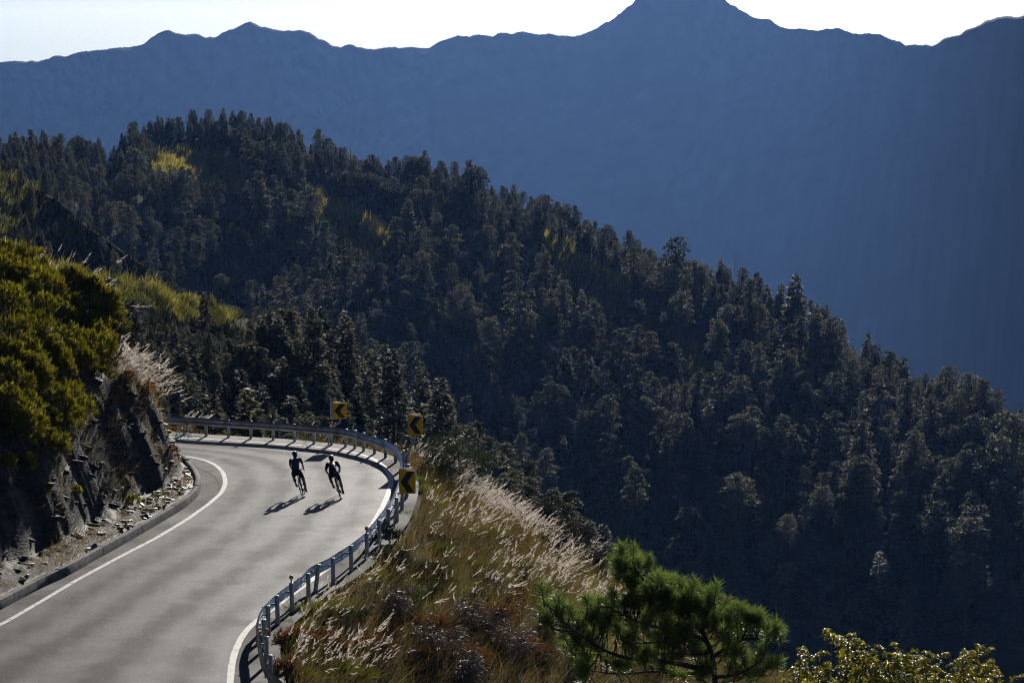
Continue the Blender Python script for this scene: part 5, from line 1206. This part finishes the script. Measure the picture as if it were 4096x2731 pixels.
k = (P[:, 1] > 78) & (proj(P)[1] < 2500); Q = P[k]; Q = Q[rng.permutation(len(Q))[:420]]
plumes('silver_grass', Q, 'single pale plumes sprinkled thinly over the whole roadside bank', .5, 1.0, (.22, .02, 1), .24)
PLZ2 = [[(640, 1420), (760, 1390), (800, 1430), (700, 1470)], [(760, 1500), (900, 1490), (900, 1568), (740, 1568)], [(740, 1330), (860, 1300), (900, 1340), (800, 1370)], [(640, 1500), (760, 1500), (740, 1568), (640, 1568)]]
k = in_any(proj(P)[0], proj(P)[1], PLZ2); Q = P[k]; Q = Q[rng.permutation(len(Q))[:190]]
plumes('silver_grass', Q, 'thin scatter of pale plumes near the rail on the lower bank', .45, .85, (.15, 0, 1))
# small dry grass along the posts and on the verge by the kerb
X = rng.uniform(-22, -10, 60000); Y = rng.uniform(76, 114, 60000); si = seg_dist(X, Y, KERBL); k = inside(X, Y, INPOLY) & (si > .3) & (si < 1.25) & (fbm(X / .9, Y / 1.3, 3, 15) > -.02); Q = np.stack([X, Y, near_h(X, Y)], -1)[k]
mb = MB(); m = len(Q); blades(mb, Q, np.array([0, 0, 1.0]) + rng.normal(0, .45, (m, 3)), rng.normal(0, .25, (m, 3)), rng.uniform(.06, .24, m), .014, np.clip(rng.normal(.72, .2, m), 0, 1)); tag(mb.build('verge_grass', M['drygrass']), 'dry yellow grass along the verge behind the kerb', 'grass', kind='stuff')
X = rng.uniform(-16, -2, 60000); Y = rng.uniform(72, 124, 60000); so = seg_dist(X, Y, OUT); k = (so < .75) & (fbm(X / .8, Y / 1.2, 3, 19) > .02 + .35 * inside(X, Y, ROADPOLY)); Q = np.stack([X, Y, np.maximum(near_h(X, Y), -.02)], -1)[k]
mb = MB(); m = len(Q); blades(mb, Q, np.array([0, 0, 1.0]) + rng.normal(0, .45, (m, 3)), rng.normal(0, .25, (m, 3)), rng.uniform(.05, .22, m), .014, np.clip(rng.normal(.6, .22, m), 0, 1)); tag(mb.build('rail_grass', M['drygrass']), 'short dry grass at the feet of the rail posts', 'grass', kind='stuff')
# plumes on the rock brow and at the far end of the rail
Q = np.array([hit(a * DS, b * DS) for a, b in zip(rng.uniform(245, 385, 260), rng.uniform(0, 1, 260)) for b in [820 + (a - 245) * .68 + b * 55]]); Q = Q[Q[:, 1] < 122]
plumes('silver_grass', Q, 'silver grass plumes nodding over the brow of the rock', .5, .95, (.35, 0, 1), .3)
Q = np.array([brow(a, b) - (0, 0, 1.7) for a, b in ((40, 610), (60, 615), (110, 640), (125, 655), (130, 640), (155, 650), (20, 600), (170, 668), (180, 672))]); Q = Q[Q[:, 1] < 130]
if len(Q): plumes('silver_grass', np.repeat(Q, 3, 0) + rng.normal(0, .3, (len(Q) * 3, 3)) * (1, 1, 0), 'few white plumes above the crest of the cane thicket', 2.0, 2.6, (.2, 0, 1), .32)
Q = gp(rng.uniform(705, 775, 60), rng.uniform(1712, 1735, 60)); plumes('silver_grass', Q, 'clump of white plumes behind the far left end of the rail', .35, .6, (.25, -.1, 1), .26)
X = rng.uniform(-24, -9, 90000); Y = rng.uniform(76, 118, 90000); si = seg_dist(X, Y, KERBL); z = near_h(X, Y); k = inside(X, Y, INPOLY) & (si > 1.2) & (fbm(X / 1.3, Y / 1.3, 3, 25) > .02 - .10 * sstep(2.5, 5, si)); Q = np.stack([X, Y, z], -1)[k]
mb = MB(); m = len(Q); blades(mb, Q, np.array([.3, 0, .8]) + rng.normal(0, .4, (m, 3)), rng.normal(0, .25, (m, 3)) + np.array([.1, 0, -.3]), rng.uniform(.12, .45, m), .018, np.clip(rng.normal(.55, .22, m), 0, 1)); tag(mb.build('rock_grass', M['drygrass']), 'dry grass hanging in the cracks of the rock slope', 'grass', kind='stuff')

X = rng.uniform(-44, -16, 90000); Y = rng.uniform(64, 128, 90000); si = seg_dist(X, Y, KERBL); k = inside(X, Y, INPOLY) & (si > 5.2); Q = np.stack([X, Y, near_h(X, Y)], -1)[k]; m = len(Q); mb = MB()
blades(mb, Q, np.array([.15, 0, 1.0]) + rng.normal(0, .35, (m, 3)), rng.normal(0, .25, (m, 3)), rng.uniform(.3, .8, m), .03, np.clip(.5 + .5 * fbm(Q[:, 0] / 2, Q[:, 1] / 2, 3, 29) + rng.normal(0, .15, m), 0, 1)); tag(mb.build('hillside_grass', M['meadow']), 'rough grass and canes on the upper hillside left of the bend', 'grass', kind='stuff')

# ------------------------------------------------------------------ slate: beds in the cut and loose stones on the verge
def slab_mesh(seed, flat):
    g = np.random.default_rng(seed); n = 7; a = np.sort(g.uniform(0, 6.283, n)); r = g.uniform(.7, 1.1, n); x = np.cos(a) * r * .5; y = np.sin(a) * r * .36; V = []
    for z, s in ((-.5, .92), (.28, 1.0), (.5, .86)): V += [(x[k] * s + .03 * g.normal(), y[k] * s + .03 * g.normal(), (z + .1 * g.normal()) * flat) for k in range(n)]
    mb = MB(); k = np.arange(n); k2 = (k + 1) % n
    for o in (0, n): mb.add(np.array(V), np.stack([o + k, o + k2, o + n + k2, o + n + k], -1))
    mb.add(np.array(V)[2 * n:], [list(range(n))]); mb.add(np.array(V)[:n], [list(range(n))[::-1]])
    return mb.mesh('rock_slab' if flat > .2 else 'stone')
SL = [slab_mesh(k, .34) for k in range(7)]; ST_ = [slab_mesh(50 + k, .16) for k in range(6)]
for m_ in SL: m_.materials.append(M['rock'])
for m_ in ST_: m_.materials.append(M['slate'])
cnt = 0
X = rng.uniform(-21, -10.5, 9000); Y = rng.uniform(80, 112, 9000); si = seg_dist(X, Y, KERBL); k = inside(X, Y, INPOLY) & (si > .95) & (si < 4.2); Q = np.stack([X, Y, near_h(X, Y)], -1)[k]; a, b = proj(Q)
k = (a > -20) & (a < 760) & (b > 1400); Q = Q[k]; a = a[k]; Q = Q[np.argsort(-(a + rng.uniform(0, 500, len(a))))]; pk = spread(Q, .34)[:290]
for i in pk:
    o = link('rock_slab', SL[int(rng.integers(7))], None, rockface); s = rng.uniform(.28, .75); o.location = Q[i] + (-.10, .02, -.05); o.scale = (s * rng.uniform(.9, 1.5), s * 1.3, s * rng.uniform(.35, .8)); o.rotation_euler = (rng.normal(.10, .16), rng.normal(.25, .14), rng.normal(.5, .5))
X = rng.uniform(-16, -10.5, 9000); Y = rng.uniform(86, 111, 9000); si = seg_dist(X, Y, KERBL); k = inside(X, Y, INPOLY) & (si > .32) & (si < 1.3); Q = np.stack([X, Y, near_h(X, Y)], -1)[k]; a, b = proj(Q); w = np.exp(-((a - 640) / 120) ** 2) + .12
Q = Q[rng.random(len(Q)) < w]; pk = spread(Q, .13)[:150]
for i in pk:
    o = link('stone', ST_[int(rng.integers(6))]); s = rng.uniform(.14, .42); o.location = Q[i] + (0, 0, .03); o.scale = (s, s, s * rng.uniform(.5, 1.2)); o.rotation_euler = (rng.normal(0, .22), rng.normal(0, .22), rng.uniform(0, 6.28)); tag(o, 'flat grey slate stone among the rubble on the verge behind the kerb', 'stone', 'slate rubble on the verge')

# ------------------------------------------------------------------ foreground pine
R7 = lambda a, b: (2100 + a / 2.138, 2150 + b / 2.138)
PY = 50.0
base = np.array([at(*R7(1625, 1242), PY)[0], PY, 0.0]); base[2] = H(base[0], PY)
pine = tag(empty('pine_tree', tuple(base)), 'green long-needled pine in the foreground with its crown leaning left', 'tree')
def p7(a, b, dy): return at(*R7(a, b), PY + dy)
LIMBS = [([(1625, 1300), (1628, 1242), (1618, 1080), (1590, 960), (1520, 800), (1440, 690), (1260, 560), (1090, 430), (970, 310), (860, 210)], 0, .085), ([(1560, 890), (1420, 820), (1280, 790), (1090, 760), (900, 690), (800, 640), (720, 590)], -.5, .045), ([(1612, 1130), (1450, 1110), (1250, 1060), (850, 1030), (650, 950), (480, 830), (300, 700), (215, 600)], -.9, .055),
         ([(1618, 1010), (1750, 910), (1900, 850), (2080, 870), (2190, 850)], .4, .04), ([(1630, 1190), (1800, 1170), (1950, 1100), (2040, 1030)], -.6, .04), ([(1450, 700), (1600, 650), (1780, 680)], .6, .03), ([(1280, 790), (1200, 880), (1050, 900), (900, 900)], -1.1, .03), ([(1600, 1150), (1400, 1160), (1100, 1140), (800, 1170), (540, 1130)], .5, .04), ([(1600, 980), (1480, 1000), (1300, 990), (1120, 990)], -1.2, .03)]
pts_all = []
for k, (L, dy, r) in enumerate(LIMBS):
    n = len(L); W3 = np.array([p7(a, b, dy * (i / (n - 1))) for i, (a, b) in enumerate(L)])
    if k == 0: W3 = np.concatenate([[base + (0, 0, -.2)], W3[1:]])
    W3 = smooth_line(W3, .12, 2) - base; tube(MB(), W3, np.linspace(r, r * .25, len(W3)), 7).build('trunk' if k == 0 else 'limb', M['bark'], pine, True); pts_all.append(W3)
PA = np.concatenate(pts_all)
def tuft_mesh(seed):
    g = np.random.default_rng(seed); n = 150; f = g.random(n); c = np.stack([g.normal(0, .008, n), g.normal(0, .008, n), f * .16], -1); u = unit(np.stack([g.normal(0, 1, n), g.normal(0, 1, n), .45 + .9 * f], -1)); L = g.uniform(.10, .18, n)
    mb = MB(); kites(mb, c, u, g.normal(0, 1, (n, 3)), L, .0075, np.clip(.3 + .4 * f + g.normal(0, .15, n), 0, 1)); tube(mb, [[0, 0, -.1], [0, 0, .15]], [.008, .005], 5, False, .05); return mb.mesh('needle_tuft')
TM = [tuft_mesh(k) for k in range(5)]
for m_ in TM: m_.materials.append(M['pine'])
TUFTS = [(840, 190), (965, 250), (900, 270), (820, 340), (1030, 350), (1130, 400), (1220, 400), (1210, 440), (1320, 500), (1400, 520), (1500, 550), (960, 430), (1050, 460), (1150, 480), (1600, 600), (1680, 680), (1780, 690), (1540, 680), (1440, 620), (1350, 700), (1900, 830), (1980, 800), (2080, 880), (2180, 850), (2010, 1010), (1950, 1080), (1850, 1060), (1760, 900), (1840, 900), (1650, 880), (1500, 800), (1350, 800), (220, 560), (300, 600), (200, 650), (260, 720), (350, 650), (430, 700), (500, 760), (580, 720), (660, 700), (720, 560), (760, 600), (680, 600), (620, 820), (480, 850), (400, 800), (560, 900), (640, 950), (750, 800), (900, 580), (960, 560), (880, 640), (1000, 640), (930, 880), (870, 930), (1100, 750), (1200, 760), (1100, 860), (1250, 870), (1000, 1000), (1150, 1000), (1300, 980), (1300, 1100), (1150, 1120), (1450, 1000), (700, 1100), (800, 1180), (900, 1160), (560, 1130), (500, 1120), (1500, 1180), (1900, 1180), (2050, 1120), (1700, 1000), (1750, 1080), (1560, 1080), (1400, 900), (1250, 620), (1180, 560), (1380, 600), (860, 260), (1620, 760), (1700, 790), (420, 990), (360, 930)]
CR = np.array([(780, 150), (1000, 220), (1250, 380), (1550, 540), (1830, 640), (2230, 830), (2130, 1050), (1900, 1230), (500, 1230), (400, 1000), (150, 650), (200, 520), (480, 600), (700, 520), (900, 520), (800, 350)], float)
xs_ = rng.uniform(150, 2230, 260); ys_ = rng.uniform(150, 1240, 260); k = inside(xs_, ys_, CR)
TUFTS += list(zip(xs_[k][:50], ys_[k][:50]))
tw = MB()
for a, b in TUFTS:
    for r in range(3):
        dy = rng.normal(0, .45); q = p7(a + rng.normal(0, 32), b + rng.normal(0, 26), dy) - base; d2 = np.linalg.norm((PA - q) * (1, .6, 1), axis=1) + .25 * (PA[:, 2] > q[2]); c = PA[int(np.argmin(d2))]
        q[1] = c[1] + (q[1] - c[1]) * .5; ax = unit(unit(q - c) * .6 + np.array([rng.normal(0, .2), rng.normal(0, .2), .9]))
        tube(tw, [c, c * .45 + q * .55 - (0, 0, .03), q], [.012, .009, .006], 4, False)
        o = link('needle_tuft', TM[int(rng.integers(5))], None, pine); o.location = q; s = rng.uniform(1.0, 1.5); o.scale = (s, s, s); o.rotation_euler = Vector(ax).to_track_quat('Z', 'Y').to_euler()
tag(tw.build('twigs', M['bark'], pine), kind='stuff')

# ------------------------------------------------------------------ glossy leafy shrubs at the lower right
def leafy(label, tops, Y, seed, leafL=.085, n_side=7):
    """shoots given by their tip places in the photo (2352 px); leaves in drooping whorls along each shoot"""
    g = np.random.default_rng(seed + 9000); T = np.array([at(a * DS, b * DS, Y + g.normal(0, .35)) for a, b in tops]); bx = T[:, 0].mean(); e0 = np.array([bx, Y, H(bx, Y)])
    e = tag(empty('leafy_shrub', tuple(e0)), label, 'shrub', 'glossy shrubs at the lower right'); st = MB(); mb = MB()
    for t in T:
        t = t - e0; b0 = np.array([g.normal(0, .15), g.normal(0, .15), -.1]); mid = np.array([t[0] * .75 + g.normal(0, .08), t[1] * .6, t[2] * .55]); P = smooth_line(np.array([b0, mid, t]), .1, 4); tube(st, P, np.linspace(.022, .005, len(P)), 5, False)
        shoots = [P[-14:]]
        for k in range(n_side):
            i = int(len(P) * g.uniform(.5, .95)); d = unit(np.array([g.normal(0, .8), g.normal(0, .8), .55])); L = g.uniform(.2, .5); S = np.array([P[i] + d * L * f + np.array([0, 0, .05 * f]) for f in np.linspace(0, 1, 7)]); tube(st, S, np.linspace(.008, .003, 7), 4, False); shoots.append(S)
        for S in shoots:
            m = 34 + int(g.integers(16)); f = 1 - g.random(m) ** 1.7; i = np.clip((f * (len(S) - 1)).astype(int), 0, len(S) - 1); c = S[i] + g.normal(0, .008, (m, 3)); az = g.uniform(0, 6.283, m); d = np.stack([np.cos(az), np.sin(az), g.normal(.15, .35, m)], -1); L = leafL * g.uniform(.6, 1.25, m)
            d = unit(d); nn = np.array([0, 0, 1.0]) + g.normal(0, .35, (m, 3)); s = unit(np.cross(d, nn)); dn = np.array([0, 0, -1.0])
            w = (L * .17)[:, None]; L = L[:, None]; m1 = c + d * L * .45 + dn * L * .05; tp = c + d * L * .92 + dn * L * .35     # a leaf folded along its rib, tip curled down
            V = np.stack([c, m1 + s * w - dn * w * .5, tp, m1 - s * w - dn * w * .5, m1], 1).reshape(-1, 3); o = np.arange(m) * 5; tn = np.clip(.35 + .5 * f + g.normal(0, .14, m), 0, 1)
            mb.add(V, np.concatenate([np.stack([o, o + 1, o + 4], -1), np.stack([o + 1, o + 2, o + 4], -1), np.stack([o + 2, o + 3, o + 4], -1), np.stack([o + 3, o, o + 4], -1)]), np.tile(tn, 4))
    st.build('stems', M['twig'], e); tag(mb.build('leaves', M['laurel'], e), kind='stuff'); return e
leafy('tall glossy shrub with drooping yellow-green leaves right of the pine', [(1838, 1508), (1880, 1530), (1905, 1520), (1932, 1450), (1950, 1462), (1965, 1480), (1985, 1490), (1995, 1468), (1945, 1500), (1920, 1545), (1870, 1550), (1975, 1530), (1850, 1540)], 40, 1, .115, 6)
leafy('dense glossy shrub in the middle of the lower right corner', [(2010, 1500), (2040, 1510), (2060, 1500), (2085, 1490), (2105, 1478), (2130, 1500), (2150, 1520), (2070, 1530), (2100, 1530), (2120, 1545), (2030, 1545), (2160, 1545)], 40, 2, .088, 12)
leafy('dense glossy shrub, rightmost in the lower right corner', [(2185, 1510), (2210, 1496), (2240, 1500), (2200, 1530), (2230, 1530), (2260, 1530), (2280, 1550), (2190, 1555), (2250, 1555), (2310, 1555), (2330, 1545), (2220, 1552)], 41, 3, .088, 11)
leafy('shaded low shrub between the pine and the glossy shrubs', [(1800, 1545), (1820, 1530), (1850, 1505), (1780, 1556), (1870, 1500)], 44, 4, .06, 6)

# ------------------------------------------------------------------ the air
m, nt, out = new_mat('haze_air')
pv = nt.nodes.new('ShaderNodeVolumePrincipled')
pv.inputs['Color'].default_value = (0.195, 0.405, 1.0, 1); pv.inputs['Absorption Color'].default_value = (1, 1, 1, 1)
pv.inputs['Density'].default_value = 0.41e-4; pv.inputs['Anisotropy'].default_value = 0.35
nt.links.new(pv.outputs[0], out.inputs['Volume'])
mb = MB(); box(mb, (0, 4200, -560), (6400, 9800, 1540)); tag(mb.build('haze', m), 'thin blue mountain haze filling the valley', 'haze', kind='stuff')
